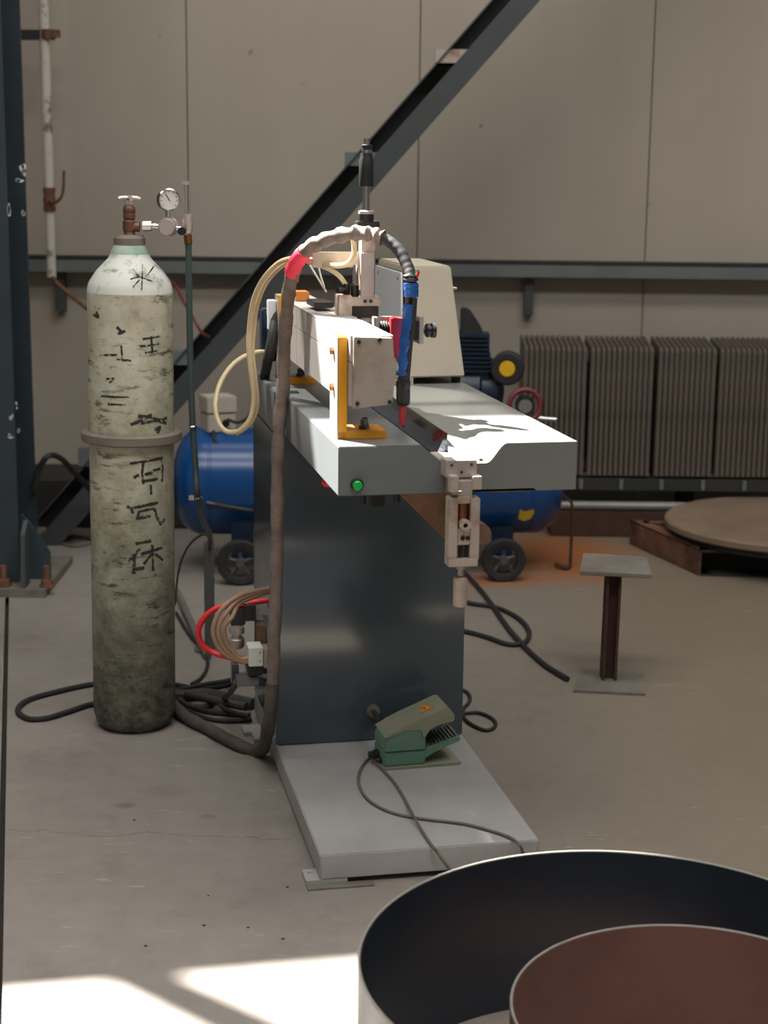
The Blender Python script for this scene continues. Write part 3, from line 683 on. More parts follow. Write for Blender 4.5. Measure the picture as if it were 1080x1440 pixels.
# ------------------------------------------------------------------ the seam welding machine
W = thing('seam_welding_machine', 'grey long-arm seam welding machine with a white beam and yellow brackets', 'welding machine', MM)
def mb(): return MB(MM)
BT = .068
mb().box((0, 0, .012), (.486, 1.14, BT), .0025).build('base', 'base_grey', W)
mb().box((-.03, .0, 0), (.06, .06, .012)).cyl((-.015, .045, .012), (-.015, .045, .014), .006, n=10).build('mounting_tab', 'base_grey', W)
mb().box((-.03, .9, 0), (.06, .96, .012)).build('mounting_tab', 'base_grey', W)
mb().box((.426, .0, 0), (.50, .06, .012)).build('mounting_tab', 'base_grey', W)
mb().box((.426, .9, 0), (.50, .96, .012)).build('mounting_tab', 'base_grey', W)
mb().box((0, .687, BT - .002), (.486, 1.14, .868), .005).build('column', 'machine_dark', W)
mb().box((-.001, .70, .866), (.06, 1.12, .972), .003).build('column_cheek', 'machine_grey', W)
YF = -.085
arm = [(.02, .865), (.02, .965), (.187, .965), (.2385, .921), (.2385, .865)]
AR = mb().prism(arm, 'y', YF, 1.16, .0018).build('clamp_arm', 'machine_grey', W)
# right-hand cover: height field scooped out toward the nose
def cover_z(x, y):
    t = max(0, min(1, (x - .322) / .043)); s = t * t * (3 - 2 * t)
    f = max(0, min(1, (y - YF) / .36)); e = f * f * (3 - 2 * f)
    lowz = .925 + .04 * e
    return lowz + (.965 - lowz) * s
xs_ = [.2755 + (.44 - .2755) * i / 30 for i in range(31)] + [.475, .5125]
ys_ = [YF + .5 * i / 36 for i in range(37)] + [.6, .8, 1.0, 1.18]
v_, f_ = [], []
for y in ys_:
    for x in xs_:
        xx = x
        v_.append((xx, y, cover_z(xx, y)))
nx_ = len(xs_)
for j in range(len(ys_) - 1):
    for i in range(nx_ - 1): f_.append([j * nx_ + i, j * nx_ + i + 1, (j + 1) * nx_ + i + 1, (j + 1) * nx_ + i])
cv = mb().add(v_, f_)
zb_ = .866
k0 = len(v_); v2 = [(x, YF, cover_z(x, YF)) for x in xs_] + [(x, YF, zb_ if x > .425 else zb_ + .005) for x in xs_]
cv.add(v2, [[i, i + 1, nx_ + i + 1, nx_ + i] for i in range(nx_ - 1)])
v3 = [(xs_[-1], y, cover_z(xs_[-1], y)) for y in ys_] + [(xs_[-1], y, zb_) for y in ys_]
cv.add(v3, [[i, i + 1, len(ys_) + i + 1, len(ys_) + i] for i in range(len(ys_) - 1)])
v4 = [(xs_[0], y, cover_z(xs_[0], y)) for y in ys_] + [(xs_[0], y, zb_ + .02) for y in ys_]
cv.add(v4, [[i, i + 1, len(ys_) + i + 1, len(ys_) + i] for i in range(len(ys_) - 1)])
cv.add([(xs_[0], YF, zb_), (xs_[-1], YF, zb_), (xs_[-1], 1.18, zb_), (xs_[0], 1.18, zb_)], [[0, 1, 2, 3]])
cv.add([(xs_[0], 1.18, zb_), (xs_[-1], 1.18, zb_), (xs_[-1], 1.18, .965), (xs_[0], 1.18, .965)], [[0, 1, 2, 3]])
CV = cv.build('clamp_cover', 'cover_grey', W)
mb().cyl((.318, -.06, .9255), (.318, -.06, .930), .004, n=10).build('cover_screw', 'steel_dark', CV)
# polished clamping face on the far side of the groove and the copper bar at its bottom
ps_ = mb().prism([(.250, .912), (.2735, .9645), (.2765, .9645), (.2755, .912)], 'y', .06, 1.12).build('polished_face', 'polished_steel', W)
mb().box((.2387, YF, .917), (.2757, .062, .925), .001).build('nose_plate', 'alu', W)
mb().box((.2385, YF + .003, .866), (.2755, 1.12, .912)).build('backing_bar', 'alu_dull', W)
mb().box((.2405, .0, .912), (.2475, 1.1, .9165)).build('copper_strip', 'copper', W)

# guide beam
BX0, BX1, BZ0, BZ1, BY = .055, .141, 1.035, 1.176, -.02
GBm = mb().box((BX0 + .002, BY, BZ0 + .002), (BX1 - .002, 1.10, BZ1 - .002)).build('guide_beam', 'beam_alu', W)
for (ya, yb) in ((BY + .001, .698), (.702, 1.10)):
    mb().box((BX0 - .001, ya, BZ0), (BX0 + .004, yb, BZ0 + .088)).build('side_panel', 'beam_alu', GBm)
    mb().box((BX0 - .001, ya, BZ0 + .0905), (BX0 + .004, yb, BZ1)).build('side_panel', 'beam_alu', GBm)
    mb().box((BX0 - .001, ya, BZ1 - .003), (BX0 + .040, yb, BZ1 + .001)).build('top_panel', 'beam_alu', GBm)
    mb().box((BX0 + .042, ya, BZ1 - .003), (BX1, yb, BZ1 + .001)).build('top_panel', 'beam_alu', GBm)
cap = [(BX0 + .004, BZ0 - .004), (BX1 - .006, BZ0 + .004), (BX1 - .001, BZ0 + .008), (BX1 - .001, BZ0 + .042), (BX1 + .005, BZ0 + .047), (BX1 + .005, BZ0 + .095), (BX1 - .001, BZ0 + .1), (BX1 - .001, BZ1 - .008), (BX1 - .005, BZ1 - .003), (BX0 + .004, BZ1)]
mb().prism(cap, 'y', BY - .012, BY, .0012).build('end_cap', 'cap_beige', GBm)
for x, z in ((BX0 + .014, BZ1 - .010), (BX1 - .03, BZ1 - .006), (BX0 + .012, BZ0 + .008), (BX1 - .008, BZ0 + .01)):
    mb().cyl((x, BY - .0155, z), (x, BY - .011, z), .0042, n=10).build('cap_screw', 'steel_dark', GBm)
# yellow brackets
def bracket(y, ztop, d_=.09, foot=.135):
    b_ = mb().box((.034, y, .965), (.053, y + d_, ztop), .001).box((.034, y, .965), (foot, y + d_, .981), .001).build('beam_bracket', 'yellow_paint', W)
    mb().box((.0325, y + .001, .966), (.0345, y + d_ - .001, ztop - .001)).build('bracket_glare', 'alu', b_)  # pale plate added so the sunlit side reads as blown-out white
    for x, yy in ((.092, y + .03), (.10, y + .055)):
        mb().lathe((x, yy, .981), (x, yy, 1.1), [(0, 0), (.0085, 0), (.0085, .008), (.006, .008), (.006, .02), (0, .02)], 6).build('hex_bolt', 'steel_dark', b_)
    for z in (1.066, 1.14):
        mb().lathe((.034, y + .045, z), (0, y + .045, z), [(0, 0), (.008, 0), (.008, .009), (0, .009)], 6).build('side_bolt', 'copper', b_)
    return b_
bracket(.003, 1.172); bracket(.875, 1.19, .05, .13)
q = onM(424, 415, y=.86)
mb().box((q.x - .017, .84, BZ1 + .001), (q.x + .017, .90, BZ1 + .025), .002).build('stop_block', 'orange_paint', W)

mb().box((.012, .90, 1.10), (.032, .94, 1.175), .002).build('rear_clamp', 'cabinet_lit_grey', W)
mb().cyl((.022, .92, 1.02), (.022, .92, 1.10), .012).box((.0, .94, 1.04), (.033, .99, 1.15), .004).build('rear_drive', 'motor_blue', W)
# lift carriage (air cylinder tower)
ty = .45
def tz(py): return onM(515, py, y=ty).z
def tx(px, py=400): return onM(px, py, y=ty).x
cx = tx(514.5, 330)
rod = mb().lathe((cx, ty, tz(322)), (cx, ty, 2), [(0, 0), (.0085, 0), (.0085, tz(262) - tz(322)), (0, tz(262) - tz(322))], 16).build('piston_rod', 'chrome', W)
xr0 = tx(514, 240)
mb().lathe((cx, ty, tz(262)), (cx, ty, 2), [(0, 0), (.0155, 0), (.0165, .004), (.0165, .058), (.0135, .064), (.0135, .07), (.012, .074), (.012, .09), (.006, .092), (.006, tz(197) - tz(262)), (0, tz(197) - tz(262))], 20).build('rod_sleeve', 'black_plastic', W)
mb().lathe((cx, ty, tz(225)), (cx, ty, 2), [(0, 0), (.0135, 0), (.0125, .012), (.0125, .022), (.0068, .024), (.0068, tz(196) - tz(225) + .002), (0, tz(196) - tz(225) + .002)], 16).build('rod_tip', 'chrome', W)
mb().lathe((cx, ty, tz(311)), (cx, ty, 2), [(0, 0), (.0175, 0), (.0175, .016), (0, .016)], 20).build('lock_ring', 'black_plastic', W)
mb().lathe((cx, ty, tz(311) + .016), (cx, ty, 2), [(0, 0), (.0175, 0), (.0175, .006), (.012, .008), (0, .008)], 20).build('end_nut', 'alu', W)
mb().box((tx(500), ty - .02, tz(322)), (tx(531), ty + .03, tz(311)), .002).build('top_flange', 'black_plastic', W)
mb().box((tx(507), ty - .012, tz(410)), (tx(526), ty + .03, tz(321)), .003).build('cylinder_body', 'alu_dull', W)
mb().box((tx(505), ty - .022, tz(426)), (tx(525), ty - .012, tz(355)), .001).box((tx(525) - .004, ty - .022, tz(426)), (tx(525), ty + .02, tz(355)), .001).build('front_plate', 'alu', W)
mb().box((tx(441), ty + .02, tz(377)), (tx(512), ty + .026, tz(355)), .001).build('side_plate', 'alu_dull', W)
mb().cyl((tx(499), ty, tz(418)), (tx(499), ty, tz(372)), .0055).build('guide_rod', 'chrome', W)
mb().cyl((tx(499), ty, tz(418)), (tx(499), ty, tz(401)), .0095).build('guide_bush', 'black_plastic', W)
mb().cyl((tx(487), ty, tz(418)), (tx(487), ty, tz(399)), .008).tube([(tx(487), ty, tz(408)), (tx(480), ty - .01, tz(408)), (tx(473), ty - .015, tz(407))], .007, 8).build('air_fitting', 'black_plastic', W)
mb().box((tx(474), ty - .03, tz(452)), (tx(492), ty + .03, tz(414)), .0015).build('carriage_post', 'alu_dull', W)
mb().box((tx(490), ty - .028, tz(429)), (tx(533), ty + .03, tz(417)), .0015).build('carriage_bar', 'alu_dull', W)
for px in (510, 518): mb().cyl((tx(px), ty - .033, tz(422)), (tx(px), ty - .026, tz(422)), .0042, n=10).build('cap_screw', 'steel_dark', W)
mb().box((tx(494), ty - .015, tz(447)), (tx(531), ty + .03, tz(429)), .002).build('slide_block', 'steel_dark', W)
mb().box((tx(506), ty - .02, tz(500)), (tx(519), ty + .02, tz(446)), .0015).build('slide_post', 'alu_dull', W)
mb().box((BX1 - .012, ty - .06, BZ1 - .05), (tx(531), ty + .10, BZ1 - .006), .002).build('carriage_base', 'alu', W)
mb().box((tx(452), ty + .10, tz(438)), (tx(480), ty + .22, tz(430)), .001).build('rack_cover', 'steel_dark', W)
# cross slide that carries the torch
sy = .33
def sz(py): return onM(560, py, y=sy).z
def sx(px, py=465): return onM(px, py, y=sy).x
mb().box((sx(526), sy - .02, sz(475)), (sx(531), sy + .03, sz(446)), .001).build('slide_end', 'alu', W)
mb().box((sx(587), sy - .02, sz(483)), (sx(593), sy + .03, sz(445)), .001).build('slide_end', 'alu', W)
mb().box((sx(528), sy + .018, sz(452)), (sx(592), sy + .028, sz(446)), .001).box((sx(528), sy + .018, sz(482)), (sx(592), sy + .028, sz(476)), .001).build('slide_rail', 'alu', W)
bl = [(0, 0)]
x = sx(531)
for k in range(7): bl += [(.012, k * .0055), (.0165, k * .0055 + .0027)]
bl += [(0, .0385)]
mb().lathe((x, sy, sz(461)), (1, sy, sz(461)), bl, 18).build('bellows', 'black_rubber', W)
mb().box((sx(575), sy - .018, sz(477)), (sx(588), sy + .018, sz(451)), .002).build('slide_nut', 'black_plastic', W)
mb().prism([(sx(546), sz(446)), (sx(565), sz(446)), (sx(565), sz(498)), (sx(558), sz(508)), (sx(556), sz(508)), (sx(552), sz(486)), (sx(546), sz(480))], 'y', sy - .03, sy + .01, .001).build('torch_clamp', 'red_paint', W)
ks = mb().lathe((sx(593), sy, sz(465)), (1, sy, sz(465)), [(0, 0), (.006, 0), (.006, .008), (.012, .008), (.0155, .011), (.0155, .017), (.011, .018), (.011, .021), (.0165, .022), (.0165, .031), (0, .032)], 20).build('slide_knob', 'black_plastic', W)
mb().box((sx(528), sy + .026, BZ1 - .06), (sx(545), ty - .05, sz(452)), .002).build('slide_arm', 'alu_dull', W)
mb().box((onM(556, 536, y=.28).x, .27, onM(560, 542, y=.28).z), (onM(580, 536, y=.28).x, .31, onM(560, 530, y=.28).z), .0015).build('lower_clamp', 'alu', W)
mb().box((BX1 + .004, .28, onM(560, 542, y=.28).z), (onM(558, 536, y=.28).x, .30, onM(560, 534, y=.28).z)).build('lower_clamp_arm', 'alu_dull', W)
q = onM(531, 578, y=.1)
mb().tube([(BX1 - .02, .15, BZ0 + .0), (BX1 + .01, .12, BZ0 - .012), (BX1 + .03, .14, BZ0 - .005)], .007, 8).build('beam_fitting', 'black_plastic', W)

# nose latch
ly = -.13
def lp(px, py): return onM(px, py, y=ly)
def lbox(x0, y0, x1, y1, d0, d1, name, m, par=W, bev=.001):
    a, c = lp(x0, y1), lp(x1, y0); return mb().box((a.x, d0, a.z), (c.x, d1, c.z), bev).build(name, m, par)
lbox(627, 647, 671, 672, ly + .0, YF + .002, 'latch_plate', 'alu', W)
for px, py in ((635, 654), (663, 653), (649, 664)): p = lp(px, py); mb().cyl((p.x, ly - .002, p.z), (p.x, ly + .002, p.z), .0028, n=8).build('latch_screw', 'steel_dark', W)
lbox(630, 667, 642, 690, ly - .022, ly + .005, 'hinge_ear', 'alu_dull')
lbox(661, 667, 674, 686, ly - .022, ly + .005, 'hinge_ear', 'alu_dull')
lbox(641, 674, 662, 704, ly - .016, ly + .01, 'hinge_tongue', 'alu')
p = lp(635, 691); mb().lathe((p.x - .004, ly - .012, p.z), (p.x + .03, ly - .012, p.z), [(0, 0), (.006, 0), (.006, .02), (0, .02)], 12).build('hinge_pin', 'chrome', W)
lf = lbox(627, 698, 641, 784, ly - .02, ly + .012, 'latch_frame', 'alu_dull')
a, c = lp(657, 784), lp(672, 698)
mb().box((a.x, ly - .02, a.z), (c.x, ly + .012, c.z), .001).build('latch_frame', 'alu_dull', W)
lbox(640, 696, 658, 706, ly - .02, ly + .012, 'latch_bridge', 'alu_dull')
lbox(640, 740, 658, 764, ly - .018, ly + .01, 'latch_bridge', 'alu_dull')
a, c = lp(646, 757), lp(656, 751)
mb().cyl((a.x + .002, ly - .0195, (a.z + c.z) / 2), (a.x + .002, ly - .017, (a.z + c.z) / 2), .0045, n=12).cyl((c.x - .002, ly - .0195, (a.z + c.z) / 2), (c.x - .002, ly - .017, (a.z + c.z) / 2), .0045, n=12).build('latch_slot', 'black_plastic', W)
p0, p1 = lp(650, 706), lp(650, 742)
mb().cyl((p0.x, ly, p1.z), (p0.x, ly, p0.z), .0125).build('cam_rod', 'copper', W)
p = lp(650, 735); mb().lathe((p.x, ly - .03, p.z), (p.x, ly + .01, p.z), [(.004, .004), (.005, 0), (.0105, 0), (.0115, .003), (.0115, .03), (0, .03)], 20).build('cam_bolt', 'alu_dull', W)
for px in (644, 652):
    a, c = lp(px, 782), lp(px + 6, 763); mb().box((a.x, ly - .012, a.z), (c.x, ly + .0, c.z), .002).build('spring_post', 'steel_dark', W)
lbox(627, 782, 668, 794, ly - .024, ly + .014, 'latch_foot', 'alu_dull')
p0, p1, p2 = lp(648, 794), lp(648, 812), lp(648, 852)
mb().cyl((p0.x, ly, p1.z), (p0.x, ly, p0.z), .006).lathe((p0.x, ly, p0.z - .009), (p0.x, ly, p0.z), [(0, 0), (.0095, 0), (.0095, .009), (0, .009)], 6).build('clamp_screw', 'chrome', W)
mb().lathe((p0.x, ly, p2.z), (p0.x, ly, p1.z + .002), [(0, 0), (.013, .0), (.0145, .003), (.0145, p1.z + .002 - p2.z - .003), (.012, p1.z + .002 - p2.z), (0, p1.z + .002 - p2.z)], 20).build('clamp_handle', 'cap_beige', W)
# swing support under the nose
gy = .02
def gpt(px, py): p = onM(px, py, y=gy); return (p.x, p.z)
gs = mb().prism([gpt(556, 689), gpt(566, 684), gpt(640, 681), gpt(668, 683), gpt(668, 760), gpt(652, 771), gpt(632, 764)], 'y', gy, gy + .05, .003).build('swing_support', 'rusty', W)
gs.data.materials[0] = MATS.get('support_tan') or mat('support_tan', (136, 102, 82), .65, .1, .12, 14, rgb2=(106, 78, 62))
p = onM(655, 732, y=gy); mb().cyl((p.x, -.11, p.z), (p.x, gy + .02, p.z), .020, n=28).build('pivot_boss', 'support_tan', W)
a, c = onM(676, 688, y=.0), onM(737, 682, y=.0)
mb().box((a.x, -.05, a.z + .002), (c.x, .3, .8695)).build('tie_bar', 'support_tan', W)
# buttons and sockets under the arm
p = onM(502, 682, y=YF - .002)
gbn = mb().lathe((p.x, YF, p.z), (p.x, YF - 1, p.z), [(0, 0), (.0135, 0), (.0135, .004), (.010, .006), (0, .006)], 20).build('button_bezel', 'black_plastic', W)
mb().lathe((p.x, YF - .005, p.z), (p.x, YF - 1, p.z), [(0, 0), (.0095, 0), (.0095, .007), (.008, .009), (0, .009)], 20).build('green_button', 'button_green', gbn)['label'] = 'bright green push button'
p = onM(463, 690, x=.045)
rbn = mb().cyl((.045, p.y, .866), (.045, p.y, .852), .009).build('button_neck', 'black_plastic', W)
mb().lathe((.045, p.y, .855), (.045, p.y, 0), [(0, 0), (.013, 0), (.0155, .004), (.0155, .012), (.012, .018), (0, .019)], 20).build('stop_button', 'button_red', rbn)['label'] = 'red mushroom stop button'
def under(px, py, h, w, nm):
    p = onM(px, py, y=.0); mb().box((p.x - w, -.01, .866 - h), (p.x + w, .03, .866), .001).build(nm, 'black_plastic', W)
under(531, 700, .040, .0135, 'socket')
for px in (510, 558):
    p = onM(px, 704, y=.0); mb().cyl((p.x, .0, .832), (p.x, .0, .866), .007, n=12).build('cable_stud', 'steel_dark', W)
mb().box((.487, .75, .18), (.4905, .80, .42)).build('edge_strip', 'cover_grey', W)
# cable gland on the column foot
p = onM(525, 1000, y=.685)
mb().lathe((p.x, .688, p.z), (p.x, 0, p.z), [(0, 0), (.018, 0), (.018, .010), (.012, .012), (.012, .03), (.008, .034), (0, .034)], 16).build('cable_gland', 'cable_pale', W)
# valve manifold on the left side
mb().box((-.005, .74, .16), (.002, .84, .40)).build('manifold_plate', 'machine_dark', W)
def vb(px0, py0, px1, py1, y0, y1, nm, m, par=W, bev=.0015):
    a, c = onM(px0, py1, y=y0), onM(px1, py0, y=y0); return mb().box((a.x, y0, a.z), (c.x, y1, c.z), bev).build(nm, m, par)
vb(350, 911, 370, 938, .74, .80, 'solenoid_valve', 'zip_white')
vb(350, 938, 369, 951, .742, .80, 'valve_base', 'black_plastic')
vb(371, 913, 384, 940, .745, .80, 'valve_coil', 'alu_dull')
for py in (918, 930): p = onM(366, py, y=.738); mb().cyl((p.x, .7385, p.z), (p.x, .742, p.z), .002, n=8).build('valve_screw', 'steel_dark', W)
vb(333, 952, 364, 966, .75, .80, 'valve_bracket', 'machine_grey')
vb(326, 935, 336, 964, .79, .82, 'bracket_leg', 'machine_dark')
vb(362, 880, 384, 912, .80, .86, 'filter_bracket', 'support_tan')
vb(325, 858, 345, 880, .84, .88, 'filter_cap', 'black_plastic')
p = onM(333, 895, y=.84)
mb().lathe((p.x, .84, p.z - .03), (p.x, .84, p.z + .03), [(0, 0), (.016, 0), (.020, .006), (.020, .024), (.013, .03), (.013, .038), (.02, .04), (.02, .056), (0, .06)], 18).build('air_filter', 'alu', W)
vb(344, 852, 360, 874, .83, .87, 'pressure_gauge', 'black_plastic')
mb().box((-.06, .80, .225), (.0, .86, .24)).box((-.012, .76, .2), (.0, .88, .36)).build('manifold_shelf', 'machine_dark', W)
# anchor lug at rear left
a = onM(340, 1022, x=-.04)
mb().box((-.05, .96, 0), (.0, 1.02, .012)).build('mounting_tab', 'base_grey', W)

tag(mb().box((-.03, -.025, 0), (.115, .0, .004)).build('steel_strip', 'scale_steel'), 'thin steel strip on the floor along the base front', 'strip')

# control cabinet standing on the arm
r = thing('control_cabinet', 'pale grey slope-sided control cabinet on top of the machine arm', 'cabinet', MM @ Vector((.43, 1.0, .966)))
bz, tz_ = .982, 1.263
lo4 = [(.352, .835), (.512, .842), (.515, 1.24), (.352, 1.24)]; hi4 = [(.366, .868), (.477, .875), (.48, 1.24), (.362, 1.24)]
vs = [(x, y, bz) for x, y in lo4] + [(x, y, tz_) for x, y in hi4]
bm = bmesh.new(); VV = [bm.verts.new(v) for v in vs]
for f in ([3, 2, 1, 0], [4, 5, 6, 7], [0, 1, 5, 4], [1, 2, 6, 5], [2, 3, 7, 6], [3, 0, 4, 7]): bm.faces.new([VV[i] for i in f])
bmesh.ops.bevel(bm, geom=bm.edges[:], offset=.004, segments=2, affect='EDGES')
mb().frombm(bm).build('body', 'cabinet_cream', r)
mb().prism([(.86, bz + .01), (1.225, bz + .01), (1.225, tz_ - .018), (.885, tz_ - .018)], 'x', .3485, .3535).build('side_door', 'cabinet_lit_grey', r)
mb().prism([(.86, bz + .01), (1.225, bz + .01), (1.225, tz_ - .018), (.885, tz_ - .018)], 'x', .354, .362).build('door_gap', 'black_plastic', r)
for y in (.92, 1.18): mb().cyl((.348, y, tz_ - .035), (.350, y, tz_ - .035), .005, n=10).build('door_screw', 'steel_dark', r)
for x, y in ((.375, .87), (.495, .87), (.375, 1.21), (.495, 1.21)): mb().cyl((x, y, .9652), (x, y, .984), .012, n=14).build('foot', 'black_rubber', r)
p = onM(637, 405, y=.95)
mb().cyl((.485, .95, p.z), (.497, .95, p.z), .008, n=12).cyl((.497, .95, p.z), (.512, .95, p.z - .002), .004, n=10).build('side_latch', 'alu', r)

# ------------------------------------------------------------------ welding torch and its hose bundle
def tp(px, py, y=.28): return wM(px, py, y=y)
TY = .262
r = thing('welding_torch', 'welding torch with blue tape and red nozzle above the groove', 'torch', tp(566, 600, TY))
MB().tube([tp(567, 569, TY), tp(566, 585, TY), tp(566, 597, TY)], .0082, 14, 4, rf=lambda t, a, i: 1 - .12 * t).build('nozzle', 'nozzle_red', r)
MB().tube([tp(566, 596, TY), tp(566, 601, TY)], .004, 8, 1).build('contact_tip', 'copper', r)
MB().tube([tp(567, 536, TY), tp(567, 552, TY), tp(567, 570, TY)], .0145, 16, 5, rf=lambda t, a, i: 1 + (.05 * math.cos(8 * a) if t > .2 else .1) - (.12 if t > .95 else 0)).build('nozzle_holder', 'black_plastic', r)
MB().tube([tp(571, 480, TY), tp(569, 510, TY), tp(567, 537, TY)], .0112, 14, 4).build('neck', 'black_plastic', r)
MB().tube([tp(576, 428, TY), tp(574, 452, TY), tp(571, 480, TY), tp(568, 505, TY), tp(567, 528, TY)], .0130, 16, 6, rf=lambda t, a, i: 1.05 + .14 * math.sin(i * 1.9) * math.cos(a * 2 + i) + .06 * math.sin(i * 1.1) - .3 * max(0, t - .55)).build('taped_handle', 'blue_tape', r)
MB().tube([tp(583, 420, TY - .006), tp(581, 450, TY - .008), tp(577, 480, TY - .008), tp(574, 515, TY - .006), tp(572, 538, TY)], .0062, 10, 5).build('power_lead', 'black_rubber', r)
MB().tube([tp(575, 416, TY), tp(575, 430, TY)], .0085, 10, 2).build('connector', 'black_plastic', r)
MB().tube([tp(584, 404, TY), tp(585, 415, TY), tp(582, 428, TY)], .0055, 8, 4).build('side_lead', 'zip_white', r)
MB().tube([tp(583, 398, TY), tp(586, 388, TY), tp(587, 379, TY)], .0035, 8, 4).build('green_wire', 'green_wire', r)
MB().tube([tp(586, 390, TY - .004), tp(589, 381, TY - .004)], .003, 8, 4).build('red_wire', 'red_paint', r)

bp_ = [(205, 962, None), (236, 984, None), (260, 1007, None), (292, 1024, None), (333, 1046, None), (366, 1056, None)]
path = [onZ(px, py, .018) for px, py, _ in bp_]
path += [p - MX * .008 for p in (wM(382, 1020, y=.62), wM(388, 960, y=.61), wM(391, 880, y=.61), wM(394, 780, y=.61), wM(395, 680, y=.61), wM(397, 600, y=.61))] + [wM(398, 550, y=.61), wM(399, 500, y=.61), wM(404, 430, y=.58), wM(410, 390, y=.55), wM(424, 358, y=.50), wM(452, 339, y=.44), wM(490, 329, y=.385), wM(520, 329, y=.355), wM(538, 335, y=.34)]
r = thing('torch_hose_bundle', 'fabric-wrapped hose bundle rising beside the machine and arching over to the torch', 'hose', path[3])
def lumpy(t, a, i): return 1 + .07 * math.sin(i * .9 + 2 * a) + .05 * math.sin(i * 2.3) + (.14 * math.sin(i * 1.25) if t > .80 else 0)
MB().tube(path[:8], .0168, 14, 9, rf=lambda t, a, i: 1 + .05 * math.sin(i * .9 + 2 * a) + .04 * math.sin(i * 2.3)).build('shaded_sheath', 'sheath_shaded', r)  # lower run takes the darker copy for the shade it lies in
MB().tube(path[7:], .0160, 14, 9, rf=lambda t, a, i: 1 + .07 * math.sin(i * .9 + 2 * a) + .05 * math.sin(i * 2.3) + (.14 * math.sin(i * 1.25) if t > .72 else 0)).build('fabric_sheath', 'sheath', r)
p2 = [wM(534, 333, y=.345), wM(548, 340, y=.33), wM(562, 354, y=.31), wM(572, 372, y=.29), wM(577, 386, y=.275), wM(578, 400, y=TY)]
MB().tube(p2, .0128, 14, 7, rf=lambda t, a, i: 1 + .03 * math.sin(i * 1.7)).build('black_hose', 'black_rubber', r)
MB().tube([wM(578, 398, y=TY), wM(578, 407, y=TY), wM(578, 417, y=TY)], .0165, 14, 4, rf=lambda t, a, i: 1 + .04 * math.sin(i * 2 + a)).build('blue_tape', 'blue_tape', r)
for px, py in ((577, 388), (577.5, 393)): MB().torus(wM(px, py, y=.27), (0, 0.1, 1), .0145, .003, 16, 6).build('cable_tie', 'black_plastic', r)
MB().tube([wM(410, 384, y=.545), wM(418, 367, y=.515), wM(429, 354, y=.488)], 0.0182, 12, 5, rf=lambda t, a, i: 1 + .08 * math.sin(i * 2.1 + a * 2)).build('pink_tape', 'pink_tape', r)
MB().prism([(0, 0), (.014, .004), (.011, -.03), (.002, -.022)], 'y', 0, .0012).F
F = Matrix.Translation(wM(414, 380, y=.56)) @ Matrix.Rotation(TH, 4, 'Z')
MB(F).prism([(-.004, 0), (.014, .004), (.009, -.03), (.0, -.022)], 'y', 0, .0012).build('tape_end', 'pink_tape', r)
for yy, pz in ((.58, 700), (.58, 480)): pass

# clear air tubes
def hose(name, label, cat, pts, rad, m, group=None, n=10, sub=6):
    o = MB().tube(pts, rad, n, sub).build(name, m, loc=Vector(min(pts, key=lambda p: p.z)))
    return tag(o, label, cat, group)
lp1 = [(416, 362, .57), (392, 370, .62), (369, 394, .66), (356, 425, .70), (351, 460, .72), (350, 492, .72), (354, 530, .72), (357, 562, .72), (351, 590, .72), (335, 606, .74), (317, 606, .76), (306, 590, .78), (303, 566, .80), (310, 538, .83), (326, 514, .86), (346, 500, .88), (370, 495, .90), (384, 502, .90)]
hose('air_tube', 'clear plastic tube dropping in a big loop left of the machine', 'tube', [wM(x, y, y=d) for x, y, d in lp1], .0062, 'hose_clear')
hose('air_tube', 'second clear plastic tube running alongside the drop of the big looped tube', 'tube', [wM(x + 6 if y < 480 else x + 5, y + 3, y=d + .012) for x, y, d in lp1[:8]] + [wM(357, 588, y=.735), wM(345, 602, y=.745), wM(332, 610, y=.755)], .0055, 'hose_clear')
hose('air_tube', 'clear tube curling up under the arch to the lift cylinder', 'tube', [wM(x, y, y=d) for x, y, d in ((420, 362, .55), (440, 366, .50), (465, 373, .46), (486, 372, .43), (497, 360, .42), (498, 345, .42), (495, 332, .41))], .0062, 'hose_clear')
hose('air_tube', 'clear tube running from the pink tape down to the black fitting', 'tube', [wM(x, y, y=d) for x, y, d in ((422, 364, .55), (442, 371, .50), (462, 378, .46), (477, 388, .45), (486, 400, .45))], .0055, 'hose_clear')
hose('cable_tie_tail', 'white cable tie tail hanging straight below the pink tape', 'cable tie', [wM(436, 373, y=.54), wM(448, 393, y=.54), wM(459, 411, y=.54)], .0022, 'zip_white')
hose('cable_tie_tail', 'shorter white cable tie tail crossing the longer one', 'cable tie', [wM(447, 372, y=.52), wM(451, 388, y=.53), wM(456, 404, y=.535)], .0022, 'zip_white')
hose('black_hose', 'black hose hanging behind the rear yellow bracket', 'hose', [wM(x, y, y=d) for x, y, d in ((396, 430, .92), (388, 450, .90), (383, 475, .88), (377, 505, .88), (372, 530, .95))], .013, 'black_rubber')
# tan and red hoses at the manifold
for dx, dy, lab in ((0, 0, 'outer tan air hose looping from the machine side to the white valve'), (7, 5, 'middle tan air hose looping to the white valve'), (15, 11, 'innermost tan air hose looping to the white valve')):
    hose('air_hose', lab, 'hose', [wM(x, y, y=d) for x, y, d in ((384, 827 + dy * .3, .82), (362, 831 + dy * .5, .80), (336, 838 + dy, .78), (312 + dx, 856 + dy, .76), (300 + dx, 882, .755), (304 + dx, 905, .755), (318 + dx * .7, 922 - dy * .4, .755), (338, 930 - dy * .3, .755), (352, 931 - dy * .6, .755))], .0065, 'hose_tan', 'tan air hoses at the manifold')
hose('air_hose', 'bright red air hose bowing out behind the tan hoses', 'hose', [wM(x, y, y=d) for x, y, d in ((384, 843, .86), (362, 846, .86), (338, 851, .87), (308, 854, .88), (288, 868, .88), (279, 887, .88), (284, 906, .88), (303, 919, .87), (326, 925, .84), (345, 926, .81))], .0075, 'red_hose')

